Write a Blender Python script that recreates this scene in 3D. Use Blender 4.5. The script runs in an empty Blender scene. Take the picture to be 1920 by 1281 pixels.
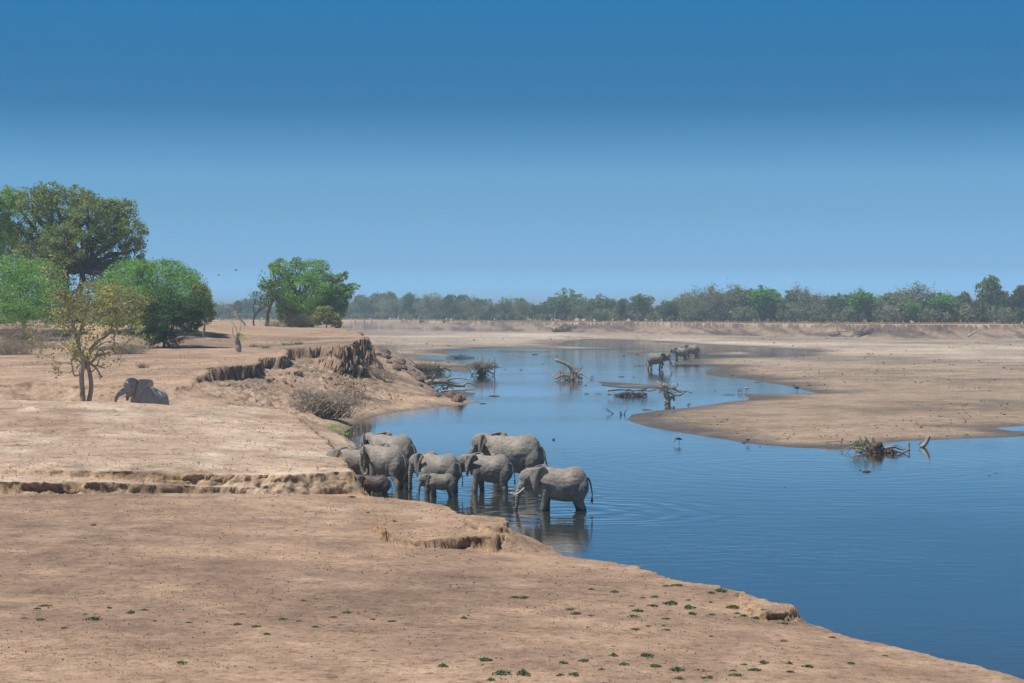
import bpy, bmesh, math, random
import numpy as np
from mathutils import Vector, Matrix
PI = math.pi
R = math.radians
S = bpy.context.scene
COL = S.collection

# ------------------------------------------------------------------ camera
F = 70.0 / 36.0 * 1920.0          # focal length in photo pixels
H = 10.0                          # eye height above the water
HOR = 580.0
PITCH = math.atan((640.5 - HOR) / F)
cam_d = bpy.data.cameras.new('camera'); cam = bpy.data.objects.new('camera', cam_d); COL.objects.link(cam)
cam_d.lens = 70.0; cam_d.sensor_width = 36.0; cam_d.clip_start = 0.5; cam_d.clip_end = 20000
cam.location = (0, 0, H); cam.rotation_euler = (PI / 2 - PITCH, 0, 0)
S.camera = cam
# ------------------------------------------------------------------ world
SUN_EL, SUN_AZ = 66.0, -106.0      # azimuth from +Y towards +X (sun stands beyond the scene, to the left)
W = bpy.data.worlds.new('World'); S.world = W; W.use_nodes = True
nt = W.node_tree; nt.nodes.clear()
out = nt.nodes.new('ShaderNodeOutputWorld'); bg = nt.nodes.new('ShaderNodeBackground')
sky = nt.nodes.new('ShaderNodeTexSky'); sky.sky_type = 'NISHITA'; sky.sun_disc = False
sky.sun_elevation = R(SUN_EL); sky.sun_rotation = R(SUN_AZ)
sky.air_density = 1.0; sky.dust_density = 0.6; sky.ozone_density = 2.5
tc = nt.nodes.new('ShaderNodeTexCoord'); sx = nt.nodes.new('ShaderNodeSeparateXYZ')
nt.links.new(tc.outputs['Generated'], sx.inputs[0])
mr = nt.nodes.new('ShaderNodeMapRange'); mr.inputs['From Min'].default_value = 0.0; mr.inputs['From Max'].default_value = 0.2
nt.links.new(sx.outputs['Z'], mr.inputs['Value'])
rp = nt.nodes.new('ShaderNodeValToRGB')
SKY_RAMP = [(0.0, (0.3882, 1.0475, 2.2538)), (0.107, (0.2414, 0.5188, 1.0482)), (0.241, (0.2068, 0.4079, 0.7125)), (0.334, (0.1917, 0.3914, 0.6431)), (0.427, (0.1189, 0.3041, 0.5076)), (0.506, (0.068, 0.2331, 0.4097)), (0.638, (0.0531, 0.2372, 0.396)), (0.8, (0.045, 0.268, 0.4377)), (1.0, (0.031, 0.1811, 0.2908))]
while len(rp.color_ramp.elements) < len(SKY_RAMP): rp.color_ramp.elements.new(0.5)
for e, (p, c) in zip(rp.color_ramp.elements, SKY_RAMP): e.position = p; e.color = (*c, 1)
nt.links.new(mr.outputs[0], rp.inputs[0])
mx = nt.nodes.new('ShaderNodeMix'); mx.data_type = 'RGBA'; mx.blend_type = 'MULTIPLY'; mx.inputs[0].default_value = 1
nt.links.new(sky.outputs[0], mx.inputs[6]); nt.links.new(rp.outputs[0], mx.inputs[7])
nt.links.new(mx.outputs[2], bg.inputs[0]); bg.inputs[1].default_value = 0.15
nt.links.new(bg.outputs[0], out.inputs[0])
# ------------------------------------------------------------------ sun
sd_ = bpy.data.lights.new('sun', 'SUN'); sun = bpy.data.objects.new('sun', sd_); COL.objects.link(sun)
sd_.energy = 4.4; sd_.angle = R(0.55); sd_.color = (1.0, .95, .87)
sv = Vector((math.sin(R(SUN_AZ)) * math.cos(R(SUN_EL)), math.cos(R(SUN_AZ)) * math.cos(R(SUN_EL)), math.sin(R(SUN_EL))))
sun.rotation_euler = sv.to_track_quat('Z', 'Y').to_euler(); sun.location = (0, 0, 60)
vs = S.view_settings
vs.view_transform = 'Standard'; vs.look = 'None'; vs.exposure = 0.25; vs.gamma = 1.0; vs.use_curve_mapping = False
S.cycles.max_bounces = 6; S.cycles.volume_bounces = 0; S.cycles.transparent_max_bounces = 4
S.cycles.diffuse_bounces = 2; S.cycles.glossy_bounces = 3; S.cycles.transmission_bounces = 2

# ------------------------------------------------------------------ maths helpers
def P(px, py, z=0.0):
    """photo pixel + height -> ground position"""
    dx = (px - 960.0) / F; dy = (640.5 - py) / F
    wy = math.cos(PITCH) + dy * math.sin(PITCH)
    wz = -math.sin(PITCH) + dy * math.cos(PITCH)
    t = (z - H) / wz
    return (dx * t, wy * t)
def PD(px, py, D):
    """photo pixel + distance along Y -> 3D point"""
    dx = (px - 960.0) / F; dy = (640.5 - py) / F
    wy = math.cos(PITCH) + dy * math.sin(PITCH)
    wz = -math.sin(PITCH) + dy * math.cos(PITCH)
    t = D / wy
    return np.array((dx * t, D, H + wz * t))

def _hash(ix, iy, iz, seed):
    h = (ix.astype(np.int64) * 374761393 + iy.astype(np.int64) * 668265263 + iz.astype(np.int64) * 2147483647 + seed * 1274126177) & 0xFFFFFFFF
    h = ((h ^ (h >> 13)) * 1274126177) & 0xFFFFFFFF
    h = (h ^ (h >> 16)) & 0xFFFFFF
    return h.astype(np.float32) / 16777215.0
def vn(x, y, z=None, seed=0):
    x = np.asarray(x, dtype=np.float64); y = np.asarray(y, dtype=np.float64)
    ix = np.floor(x); iy = np.floor(y); fx = (x - ix).astype(np.float32); fy = (y - iy).astype(np.float32)
    fx = fx * fx * (3 - 2 * fx); fy = fy * fy * (3 - 2 * fy)
    if z is None:
        k = np.zeros(1)
        a = _hash(ix, iy, k, seed); b = _hash(ix + 1, iy, k, seed); c = _hash(ix, iy + 1, k, seed); d = _hash(ix + 1, iy + 1, k, seed)
        return ((a * (1 - fx) + b * fx) * (1 - fy) + (c * (1 - fx) + d * fx) * fy) * 2 - 1
    iz = np.floor(z); fz = (z - iz).astype(np.float32); fz = fz * fz * (3 - 2 * fz)
    r = []
    for k in (0, 1):
        a = _hash(ix, iy, iz + k, seed); b = _hash(ix + 1, iy, iz + k, seed); c = _hash(ix, iy + 1, iz + k, seed); d = _hash(ix + 1, iy + 1, iz + k, seed)
        r.append((a * (1 - fx) + b * fx) * (1 - fy) + (c * (1 - fx) + d * fx) * fy)
    return (r[0] * (1 - fz) + r[1] * fz) * 2 - 1
def fbm(x, y, s, o=4, seed=0, z=None, gain=.5):
    a = 1.0; t = 0; n = 0
    for i in range(o):
        t = t + a * vn(x * s + 17.3 * i, y * s - 9.1 * i, None if z is None else z * s + 3.7 * i, seed + i * 7); n += a; a *= gain; s *= 2.03
    return t / n
def sdpoly(X, Y, poly, reach=60.0):
    """signed distance, negative inside"""
    poly = np.asarray(poly, dtype=np.float64); out = np.full(X.shape, reach, dtype=np.float64)
    x0, y0 = poly.min(0) - reach; x1, y1 = poly.max(0) + reach
    m = (X > x0) & (X < x1) & (Y > y0) & (Y < y1)
    x = X[m]; y = Y[m]
    if x.size == 0: return out
    d2 = np.full(x.shape, 1e18); ins = np.zeros(x.shape, dtype=bool); n = len(poly)
    for i in range(n):
        ax, ay = poly[i]; bx, by = poly[(i + 1) % n]
        ex, ey = bx - ax, by - ay
        wx = x - ax; wy = y - ay
        t = np.clip((wx * ex + wy * ey) / (ex * ex + ey * ey + 1e-12), 0, 1)
        dx = wx - ex * t; dy = wy - ey * t
        np.minimum(d2, dx * dx + dy * dy, out=d2)
        if ay != by:
            c = ((ay > y) != (by > y)) & (x < (bx - ax) * (y - ay) / (by - ay) + ax)
            ins ^= c
    d = np.sqrt(d2); d[ins] *= -1
    out[m] = np.clip(d, -reach, reach)
    return out
class RBF:
    def __init__(s, pts):
        a = np.array([(*P(px, py, z), z) for px, py, z in pts]); s.c = a[:, :2]; n = len(a)
        K = np.linalg.norm(s.c[:, None] - s.c[None], axis=2)
        A = np.zeros((n + 3, n + 3)); A[:n, :n] = K - np.eye(n) * 1.5; A[:n, n] = 1; A[:n, n + 1:] = s.c; A[n:, :n] = A[:n, n:].T
        s.w = np.linalg.solve(A, np.concatenate([a[:, 2], np.zeros(3)])); s.lo = a[:, 2].min(); s.hi = a[:, 2].max()
    def __call__(s, X, Y):
        r = s.w[-3] + s.w[-2] * X + s.w[-1] * Y
        for (cx, cy), w in zip(s.c, s.w): r = r + w * np.hypot(X - cx, Y - cy)
        return np.clip(r, s.lo - .15, s.hi + .15)
def poly(pts): return [P(*p) for p in pts]

# ------------------------------------------------------------------ tagging
def tag(o, label=None, cat=None, group=None, kind=None):
    if label: o['label'] = label
    if cat: o['category'] = cat
    if group: o['group'] = group
    if kind: o['kind'] = kind
    return o
def empty(name, loc, rz=0, label=None, cat=None, group=None):
    o = bpy.data.objects.new(name, None); COL.objects.link(o); o.location = loc; o.rotation_euler = (0, 0, rz)
    o.empty_display_size = .3
    return tag(o, label, cat, group)
def npmesh(name, V, Fc, mat=None, parent=None, smooth=False, attr=None, link=True):
    """V (n,3); Fc (m,3|4) arrays, or a list of such arrays"""
    V = np.asarray(V, dtype=np.float32); me = bpy.data.meshes.new(name)
    Fl = [np.asarray(f, dtype=np.int32) for f in (Fc if isinstance(Fc, list) else [Fc]) if len(f)]
    me.vertices.add(len(V)); me.vertices.foreach_set('co', V.ravel())
    nl = sum(f.size for f in Fl); npol = sum(len(f) for f in Fl)
    me.loops.add(nl); me.polygons.add(npol)
    me.loops.foreach_set('vertex_index', np.concatenate([f.ravel() for f in Fl]))
    tot = np.concatenate([np.full(len(f), f.shape[1], dtype=np.int32) for f in Fl])
    st = np.concatenate([[0], np.cumsum(tot)[:-1]]).astype(np.int32)
    me.polygons.foreach_set('loop_start', st)
    me.polygons.foreach_set('loop_total', tot)
    me.polygons.foreach_set('use_smooth', np.full(npol, smooth, dtype=bool))
    if attr:
        for k, (dom, typ, val) in attr.items():
            a = me.attributes.new(k, typ, dom)
            if typ == 'FLOAT': a.data.foreach_set('value', np.asarray(val, dtype=np.float32))
            else: a.data.foreach_set('color', np.asarray(val, dtype=np.float32).ravel())
    me.update(); me.validate(clean_customdata=False)
    if mat: me.materials.append(mat)
    o = bpy.data.objects.new(name, me)
    if link: COL.objects.link(o)
    if parent: o.parent = parent
    return o
def copy_tree(o, parent=None):
    c = o.copy(); COL.objects.link(c)
    if parent is not None: c.parent = parent
    for ch in o.children: copy_tree(ch, c)
    return c

# ------------------------------------------------------------------ materials
def new_mat(name):
    m = bpy.data.materials.new(name); m.use_nodes = True; n = m.node_tree; n.nodes.clear()
    o = n.nodes.new('ShaderNodeOutputMaterial'); return m, n, o
def N(n, t, **kw):
    x = n.nodes.new(t)
    for k, v in kw.items():
        if k.startswith('i_'):
            x.inputs[k[2:].replace('_', ' ')].default_value = v
        else: setattr(x, k, v)
    return x
def mixc(n, a, b, f, mode='MIX'):
    m = n.nodes.new('ShaderNodeMix'); m.data_type = 'RGBA'; m.blend_type = mode
    for s, v in ((0, f), (6, a), (7, b)):
        if hasattr(v, 'links'): n.links.new(v, m.inputs[s])
        else: m.inputs[s].default_value = v if s == 0 else (*v[:3], 1)
    return m.outputs[2]
def ramp(n, src, stops):
    r = n.nodes.new('ShaderNodeValToRGB')
    while len(r.color_ramp.elements) < len(stops): r.color_ramp.elements.new(.5)
    for e, (p, c) in zip(r.color_ramp.elements, stops):
        e.position = p; e.color = (c, c, c, 1) if isinstance(c, (int, float)) else (*c, 1)
    n.links.new(src, r.inputs[0]); return r.outputs[0]
def noise(n, vec, scale, detail=4, rough=.55, dist=0):
    x = n.nodes.new('ShaderNodeTexNoise'); x.inputs['Scale'].default_value = scale; x.inputs['Detail'].default_value = detail
    x.inputs['Roughness'].default_value = rough; x.inputs['Distortion'].default_value = dist
    if vec is not None: n.links.new(vec, x.inputs['Vector'])
    return x.outputs['Fac']
def bump(n, h, strength, dist, prev=None):
    b = n.nodes.new('ShaderNodeBump'); b.inputs['Strength'].default_value = strength; b.inputs['Distance'].default_value = dist
    n.links.new(h, b.inputs['Height'])
    if prev is not None: n.links.new(prev, b.inputs['Normal'])
    return b.outputs[0]
def principled(n, o, col, rough=.9, spec=.2, normal=None):
    p = n.nodes.new('ShaderNodeBsdfPrincipled')
    if hasattr(col, 'links'): n.links.new(col, p.inputs['Base Color'])
    else: p.inputs['Base Color'].default_value = (*col, 1)
    if hasattr(rough, 'links'): n.links.new(rough, p.inputs['Roughness'])
    else: p.inputs['Roughness'].default_value = rough
    p.inputs['Specular IOR Level'].default_value = spec
    if normal is not None: n.links.new(normal, p.inputs['Normal'])
    n.links.new(p.outputs[0], o.inputs[0]); return p

def mat_ground():
    m, n, o = new_mat('dry_soil')
    g = N(n, 'ShaderNodeNewGeometry'); pos = g.outputs['Position']
    a = N(n, 'ShaderNodeAttribute', attribute_name='soil')
    n1 = noise(n, pos, 3.5, 6, .65); n2 = noise(n, pos, .6, 5, .6); n3 = noise(n, pos, 14, 3, .6)
    c = mixc(n, a.outputs['Color'], ramp(n, n1, [(.30, .36), (.44, .93), (.60, 1.10), (.76, 1.5)]), 1.0, 'MULTIPLY')
    c = mixc(n, c, ramp(n, n2, [(.3, .76), (.7, 1.20)]), 1.0, 'MULTIPLY')
    c = mixc(n, c, ramp(n, noise(n, pos, .13, 7, .68), [(.32, .74), (.5, 1.0), (.68, 1.18)]), 1.0, 'MULTIPLY')
    c = mixc(n, c, ramp(n, n3, [(.30, .45), (.42, 1.0), (.64, 1.0), (.74, 1.6)]), 1.0, 'MULTIPLY')
    w = N(n, 'ShaderNodeAttribute', attribute_name='wet')
    rr = ramp(n, w.outputs['Fac'], [(0, .95), (1, .45)])
    nb = bump(n, n1, .5, .12); nb = bump(n, n3, .35, .04, nb)
    principled(n, o, c, rr, .18, nb); return m
def mat_water():
    m, n, o = new_mat('river_water')
    g = N(n, 'ShaderNodeNewGeometry'); pos = g.outputs['Position']
    mp = N(n, 'ShaderNodeMapping'); mp.inputs['Scale'].default_value = (.55, 1.0, 1.0); mp.inputs['Rotation'].default_value = (0, 0, R(12)); n.links.new(pos, mp.inputs[0])
    n1 = noise(n, mp.outputs[0], 1.3, 4, .6, .5); n2 = noise(n, mp.outputs[0], .25, 2, .5)
    cover = ramp(n, noise(n, pos, .035, 3, .5), [(.38, .25), (.62, 1.0)])
    mu = N(n, 'ShaderNodeMath', operation='MULTIPLY'); n.links.new(n1, mu.inputs[0]); n.links.new(cover, mu.inputs[1])
    acc = mu.outputs[0]
    for (cx, cy), wl, amp, reach in (((2.9, 98.5), 1.5, .55, 9.0), ((-2.0, 110.0), 1.2, .55, 9.0), ((-7.0, 120.0), 1.3, .5, 10.0), ((19, 127.0), 2.1, .10, 42.0)):
        vd = N(n, 'ShaderNodeVectorMath', operation='DISTANCE'); vd.inputs[1].default_value = (cx, cy, 0); n.links.new(pos, vd.inputs[0])
        wob = N(n, 'ShaderNodeMath', operation='MULTIPLY_ADD'); wob.inputs[1].default_value = 4.5; n.links.new(n2, wob.inputs[0]); n.links.new(vd.outputs['Value'], wob.inputs[2])
        fr = N(n, 'ShaderNodeMath', operation='MULTIPLY'); fr.inputs[1].default_value = 2 * PI / wl; n.links.new(wob.outputs[0], fr.inputs[0])
        si = N(n, 'ShaderNodeMath', operation='SINE'); n.links.new(fr.outputs[0], si.inputs[0])
        fa = N(n, 'ShaderNodeMapRange'); fa.inputs['From Min'].default_value = 0; fa.inputs['From Max'].default_value = reach; fa.inputs['To Min'].default_value = amp; fa.inputs['To Max'].default_value = 0; n.links.new(vd.outputs['Value'], fa.inputs['Value'])
        pr = N(n, 'ShaderNodeMath', operation='MULTIPLY'); n.links.new(si.outputs[0], pr.inputs[0]); n.links.new(fa.outputs[0], pr.inputs[1])
        ad = N(n, 'ShaderNodeMath', operation='ADD'); n.links.new(acc, ad.inputs[0]); n.links.new(pr.outputs[0], ad.inputs[1]); acc = ad.outputs[0]
    nb = bump(n, ad.outputs[0], .38, .05); nb = bump(n, n2, .10, .05, nb)
    p = principled(n, o, (.050, .052, .038), .03, .5, nb); p.inputs['IOR'].default_value = 1.36; p.inputs['Coat Weight'].default_value = .95; p.inputs['Coat Roughness'].default_value = .03; p.inputs['Coat IOR'].default_value = 1.33; n.links.new(nb, p.inputs['Coat Normal'])
    return m
def mat_leaf(name, dark, light, dry=(.30, .22, .06), tr=.35):
    m, n, o = new_mat(name)
    a = N(n, 'ShaderNodeAttribute', attribute_name='tint')
    c = ramp(n, a.outputs['Fac'], [(0.0, dark), (.55, light), (.86, tuple(1.25 * v for v in light)), (1.0, dry)])
    d = N(n, 'ShaderNodeBsdfPrincipled'); d.inputs['Roughness'].default_value = .55; d.inputs['Specular IOR Level'].default_value = .25
    t = N(n, 'ShaderNodeBsdfTranslucent'); n.links.new(c, d.inputs['Base Color']); n.links.new(c, t.inputs['Color'])
    ms = N(n, 'ShaderNodeMixShader'); ms.inputs[0].default_value = tr
    n.links.new(d.outputs[0], ms.inputs[1]); n.links.new(t.outputs[0], ms.inputs[2]); n.links.new(ms.outputs[0], o.inputs[0]); return m
def mat_wood(name, a, b, scale=2.0):
    m, n, o = new_mat(name)
    tcn = N(n, 'ShaderNodeTexCoord'); mp = N(n, 'ShaderNodeMapping'); mp.inputs['Scale'].default_value = (1, 1, .3); n.links.new(tcn.outputs['Object'], mp.inputs[0])
    n1 = noise(n, mp.outputs[0], scale * 2, 5, .6)
    c = mixc(n, a, b, ramp(n, n1, [(.35, 0.0), (.65, 1.0)]))
    principled(n, o, c, .85, .2, bump(n, n1, .6, .05)); return m
def mat_skin(name, base, dusty, dark, wet_z=0.75, gloss=.75):
    m, n, o = new_mat(name)
    tcn = N(n, 'ShaderNodeTexCoord'); ob = tcn.outputs['Object']
    n1 = noise(n, ob, 1.6, 4, .6); n2 = noise(n, ob, 14, 6, .7); n3 = noise(n, ob, 5.5, 4, .6, .4)
    vo = N(n, 'ShaderNodeTexVoronoi', feature='DISTANCE_TO_EDGE'); vo.inputs['Scale'].default_value = 9
    mp = N(n, 'ShaderNodeMapping'); mp.inputs['Scale'].default_value = (1.5, 1.0, .8); mp.inputs['Rotation'].default_value = (0, .5, 0); n.links.new(ob, mp.inputs[0]); n.links.new(mp.outputs[0], vo.inputs['Vector'])
    g = N(n, 'ShaderNodeNewGeometry')
    c = mixc(n, base, dusty, ramp(n, n1, [(.40, 0.0), (.68, 1.0)]))
    c = mixc(n, c, dark, ramp(n, n3, [(.30, .55), (.48, 0.0)]))
    c = mixc(n, c, ramp(n, n2, [(.3, .78), (.7, 1.14)]), 1.0, 'MULTIPLY')
    sz = N(n, 'ShaderNodeSeparateXYZ'); n.links.new(g.outputs['Position'], sz.inputs[0])
    ns = N(n, 'ShaderNodeMath', operation='MULTIPLY_ADD'); ns.inputs[1].default_value = .5; n.links.new(n3, ns.inputs[0]); n.links.new(sz.outputs['Z'], ns.inputs[2])
    wf = ramp(n, ns.outputs[0], [(max(0, wet_z - .12), 1.0), (wet_z + .1, 0.0)])
    c = mixc(n, c, dark, wf)
    rr = ramp(n, wf, [(0, gloss), (1, .4)])
    wr = ramp(n, vo.outputs[0], [(0, 0.0), (.12, 1.0)])
    nb = bump(n, wr, .35, .02); nb = bump(n, n2, .5, .03, nb); nb = bump(n, n3, .35, .08, nb)
    principled(n, o, c, rr, .25, nb); return m
def mat_plain(name, col, rough=.6, spec=.3, var=.15, scale=6):
    m, n, o = new_mat(name); tcn = N(n, 'ShaderNodeTexCoord')
    n1 = noise(n, tcn.outputs['Object'], scale, 4, .6)
    c = mixc(n, col, ramp(n, n1, [(.3, 1 - var), (.7, 1 + var)]), 1.0, 'MULTIPLY')
    principled(n, o, c, rough, spec); return m

M_GROUND = mat_ground(); M_WATER = mat_water()
M_SKIN = mat_skin('elephant_skin', (.245, .226, .203), (.43, .360, .295), (.085, .074, .064), .38)
M_SKIN_DRY = mat_skin('elephant_skin_dry', (.36, .345, .325), (.44, .415, .38), (.19, .18, .17), -1.0)
M_SKIN_MUD = mat_skin('elephant_skin_muddy', (.105, .080, .072), (.165, .125, .110), (.045, .038, .036), .22, .38)
M_SKIN_CALF = mat_skin('elephant_skin_calf', (.19, .172, .155), (.40, .35, .28), (.08, .07, .06), .22)
M_IVORY = mat_plain('ivory', (.72, .64, .50), .4, .4, .1)
M_EYE = mat_plain('eye_dark', (.02, .015, .012), .2, .5, .05)
M_HAIR = mat_plain('tail_hair', (.03, .027, .025), .7, .2, .2)
M_BARK_DARK = mat_wood('dark_bark', (.035, .030, .030), (.085, .072, .066))
M_BARK = mat_wood('grey_bark', (.12, .095, .075), (.28, .23, .18))
M_BARK_PALE = mat_wood('pale_bark', (.24, .20, .155), (.46, .40, .32))
M_DRIFT = mat_wood('driftwood', (.19, .15, .115), (.46, .38, .30))
M_DRIFT_DARK = mat_wood('wet_driftwood', (.035, .028, .024), (.16, .125, .10))
M_L_TREE = mat_leaf('olive_leaves', (.10, .15, .048), (.31, .40, .105), (.68, .54, .10))
M_L_VINE = mat_leaf('vine_leaves', (.115, .225, .062), (.33, .58, .155), (.44, .48, .18))
M_L_DARK = mat_leaf('dark_leaves', (.035, .075, .034), (.125, .225, .080), (.28, .30, .11))
M_L_YEL = mat_leaf('yellowing_leaves', (.15, .17, .055), (.42, .44, .14), (.62, .42, .18))
M_L_CENTRE = mat_leaf('bright_leaves', (.09, .21, .048), (.31, .55, .125), (.46, .44, .20))
M_L_GREY = mat_leaf('grey_foliage', (.12, .14, .09), (.30, .34, .20), (.42, .39, .25))
M_L_FARG = mat_leaf('far_green_foliage', (.075, .125, .050), (.205, .300, .105), (.32, .32, .15))
M_L_FARD = mat_leaf('far_dark_foliage', (.050, .092, .050), (.135, .205, .095), (.22, .22, .12))
M_L_FARB = mat_leaf('far_bright_foliage', (.065, .18, .030), (.18, .44, .070), (.30, .42, .11))
M_L_DRY = mat_leaf('dry_brush', (.095, .07, .06), (.23, .175, .145), (.30, .23, .17), .1)
M_STRAW = mat_leaf('straw', (.22, .155, .09), (.46, .34, .20), (.60, .47, .30), .2)
M_WEED = mat_leaf('weed_leaves', (.035, .080, .040), (.12, .20, .085), (.28, .27, .11), .2)
M_BIRD = mat_plain('dark_feathers', (.03, .028, .027), .7, .2, .2)
M_BIRD_W = mat_plain('pale_feathers', (.45, .43, .40), .7, .2, .1)
M_FUR = mat_plain('antelope_fur', (.42, .20, .09), .9, .1, .15)
M_STONE = mat_plain('pale_bits', (.62, .55, .46), .9, .1, .25)

# ================================================================== TERRAIN
E_PTS = [(-2500, 721, 3.6), (-800, 722, 3.6), (0, 721, 3.6), (60, 718, 3.6), (140, 721, 3.6), (250, 722, 3.6), (330, 725, 3.6), (365, 723, 3.65), (362, 706, 4.1), (392, 689, 4.6),
         (430, 685, 4.65), (481, 681, 4.7), (483, 671, 4.9), (530, 668, 5.0), (534, 656, 5.3), (570, 652, 5.5), (600, 650, 5.6), (640, 648, 5.8), (661, 646, 5.9), (664, 640, 6.0), (681, 636, 6.3),
         (679, 626, 6.5), (655, 620, 6.55), (642, 615, 6.6), (630, 610, 6.75), (560, 606.5, 6.9), (400, 601, 7.6), (0, 598.5, 8.0), (-2500, 598.5, 8.0)]
S_E = RBF([(-800, 722, 3.6), (0, 721, 3.6), (140, 721, 3.6), (250, 722, 3.6), (365, 723, 3.65), (392, 689, 4.6), (430, 685, 4.65), (481, 681, 4.7), (530, 668, 5.0), (570, 652, 5.5), (600, 650, 5.6), (661, 646, 5.9),
           (681, 636, 6.3), (679, 626, 6.5), (642, 615, 6.6), (630, 610, 6.75), (560, 606.5, 6.9), (400, 601, 7.6), (0, 598.5, 8.0), (-800, 598.5, 8.0), (0, 604, 7.9), (300, 604, 7.9), (-800, 604, 7.9),
           (-800, 657, 4.9), (0, 657, 4.9), (100, 656, 4.95), (200, 656, 5.0), (300, 656, 5.05), (400, 655, 5.1), (470, 652, 5.2), (450, 670, 4.75),
           (-800, 612, 7.7), (0, 612, 7.7), (100, 612, 7.7), (200, 613, 7.6), (300, 613, 7.6), (400, 613, 7.4), (480, 616, 7.0), (540, 617, 6.75), (600, 630, 6.2), (560, 640, 5.8)])
E_POLY = poly(E_PTS)
T2_POLY = poly([(-2500, 882, 1.85), (-300, 881, 1.85), (0, 880, 1.85), (120, 881, 1.85), (240, 882, 1.83), (330, 886, 1.75), (430, 889, 1.62), (540, 889, 1.55), (620, 886, 1.5), (656, 884, 1.5), (650, 874, 1.5),
                (640, 862, 1.55), (626, 850, 1.6), (618, 834, 1.7), (602, 820, 1.7), (586, 806, 1.75), (570, 800, 1.8), (556, 786, 1.9), (520, 772, 2.1), (480, 765, 2.3), (430, 761, 2.6), (390, 759, 2.95),
                (330, 756, 3.1), (240, 753.5, 3.2), (120, 752, 3.2), (0, 751, 3.2), (-800, 751, 3.2), (-2500, 751, 3.2)])
S_T2 = RBF([(-800, 881, 1.85), (0, 880, 1.85), (240, 882, 1.83), (430, 889, 1.62), (540, 889, 1.55), (656, 884, 1.5), (626, 850, 1.55), (602, 820, 1.65), (556, 790, 1.85), (480, 765, 2.3), (390, 759, 2.9),
            (240, 753.5, 3.2), (0, 751, 3.2), (-800, 751, 3.2), (0, 820, 2.15), (300, 820, 2.1), (500, 820, 1.95), (-800, 820, 2.15)])
T2A_POLY = poly([(-2500, 905, 1.5), (0, 904, 1.5), (100, 903, 1.5), (200, 902, 1.45), (250, 906, 1.35), (330, 911, 1.15), (430, 912, 1.05), (520, 905, 1.0), (600, 899, 1.05), (650, 893, 1.1), (640, 870, 1.1), (300, 860, 1.3), (-2500, 860, 1.4)])
S_T2A = RBF([(-2500, 905, 1.5), (0, 904, 1.5), (200, 902, 1.45), (330, 911, 1.15), (430, 912, 1.05), (600, 899, 1.0), (0, 890, 1.7), (300, 890, 1.35)])
T0_POLY = poly([(-2500, 880, 1.0), (560, 880, .7), (640, 905, .5), (655, 924, .36), (690, 932, .30), (740, 936, .30), (790, 941, .32), (835, 949, .38), (856, 960, .5), (900, 985, .4), (938, 1024, .3), (960, 1030, .3),
                (1000, 1029, .3), (1040, 1031, .3), (1068, 1043, .35), (1100, 1048, .35), (1150, 1054, .35), (1195, 1060, .4), (1225, 1074, .45), (1245, 1083, .45), (1290, 1090, .5), (1340, 1096, .5), (1395, 1107, .6),
                (1420, 1118, .65), (1450, 1128, .7), (1482, 1134, .7), (1494, 1168, .45), (1540, 1180, .45), (1590, 1196, .5), (1650, 1207, .5), (1720, 1222, .52), (1760, 1234, .55), (1850, 1252, .6), (1930, 1274, .6), (2300, 1350, .6), (2900, 1900, .7), (2900, 3500, .7), (-4000, 3500, 1.2)])
S_T0 = RBF([(-800, 925, .95), (0, 925, .92), (300, 930, .88), (560, 930, .72), (660, 930, .38), (750, 938, .32), (835, 950, .4), (780, 960, .62), (700, 950, .6), (790, 1030, .66), (600, 1030, .80), (880, 1032, .36), (950, 1035, .26), (1040, 1034, .3),
            (1240, 1088, .45), (1340, 1100, .5), (1440, 1130, .7), (1478, 1140, .68), (1494, 1172, .45), (1540, 1184, .45), (1300, 1200, .95), (1000, 1180, 1.0), (500, 1200, 1.1), (0, 1200, 1.2), (-800, 1200, 1.2), (0, 1280, 1.35), (1000, 1280, 1.25), (1500, 1280, 1.1), (1900, 1280, .6), (1700, 1230, .6), (-800, 2000, 1.5), (1000, 2000, 1.4), (2600, 2000, .8)])
B_POLY = poly([(700, 985, .85), (760, 975, .95), (850, 964, 1.02), (900, 967, 1.02), (946, 972, 1.02), (949, 980, 1.0), (946, 1000, .98), (925, 1006, .97), (880, 1004, .95), (835, 1006, .93), (795, 1012, .9), (740, 1010, .85)])
S_B = RBF([(700, 985, .84), (760, 975, .92), (850, 964, 1.02), (946, 972, 1.04), (946, 1000, 1.0), (880, 1004, .95), (795, 1012, .84), (740, 1010, .80)])
B2_POLY = poly([(872, 966, 1.25), (905, 968, 1.3), (947, 973, 1.3), (949, 984, 1.3), (920, 985, 1.28), (882, 983, 1.22)])
R_POLY = poly([(1380, 1116, .72), (1440, 1128, .84), (1482, 1131, .86), (1492, 1138, .85), (1480, 1143, .85), (1462, 1147, .83), (1440, 1150, .8), (1400, 1140, .76)])
G_POLY = poly([(-2500, 800, 1.5), (395, 800, 1.6), (385, 764, 1.7), (-2500, 762, 1.5)])
TAL_POLY = poly([(392, 761, 2.4), (430, 764, 2.3), (500, 776, 1.9), (545, 792, 1.2), (575, 812, .6), (600, 822, .2), (640, 797, .1), (665, 786, .1), (700, 777, .1), (750, 770, .1), (800, 767, .1), (850, 760, .1), (907, 753.5, .08), (880, 749, .1), (850, 744, .3), (812, 742, .4),
                 (790, 736, .5), (765, 722, .7), (740, 710, .8), (700, 697, .9), (690, 690, 1.0), (670, 650, 3), (600, 655, 4), (540, 660, 4), (480, 690, 3.4), (400, 715, 3.0), (385, 745, 2.6)])
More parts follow.
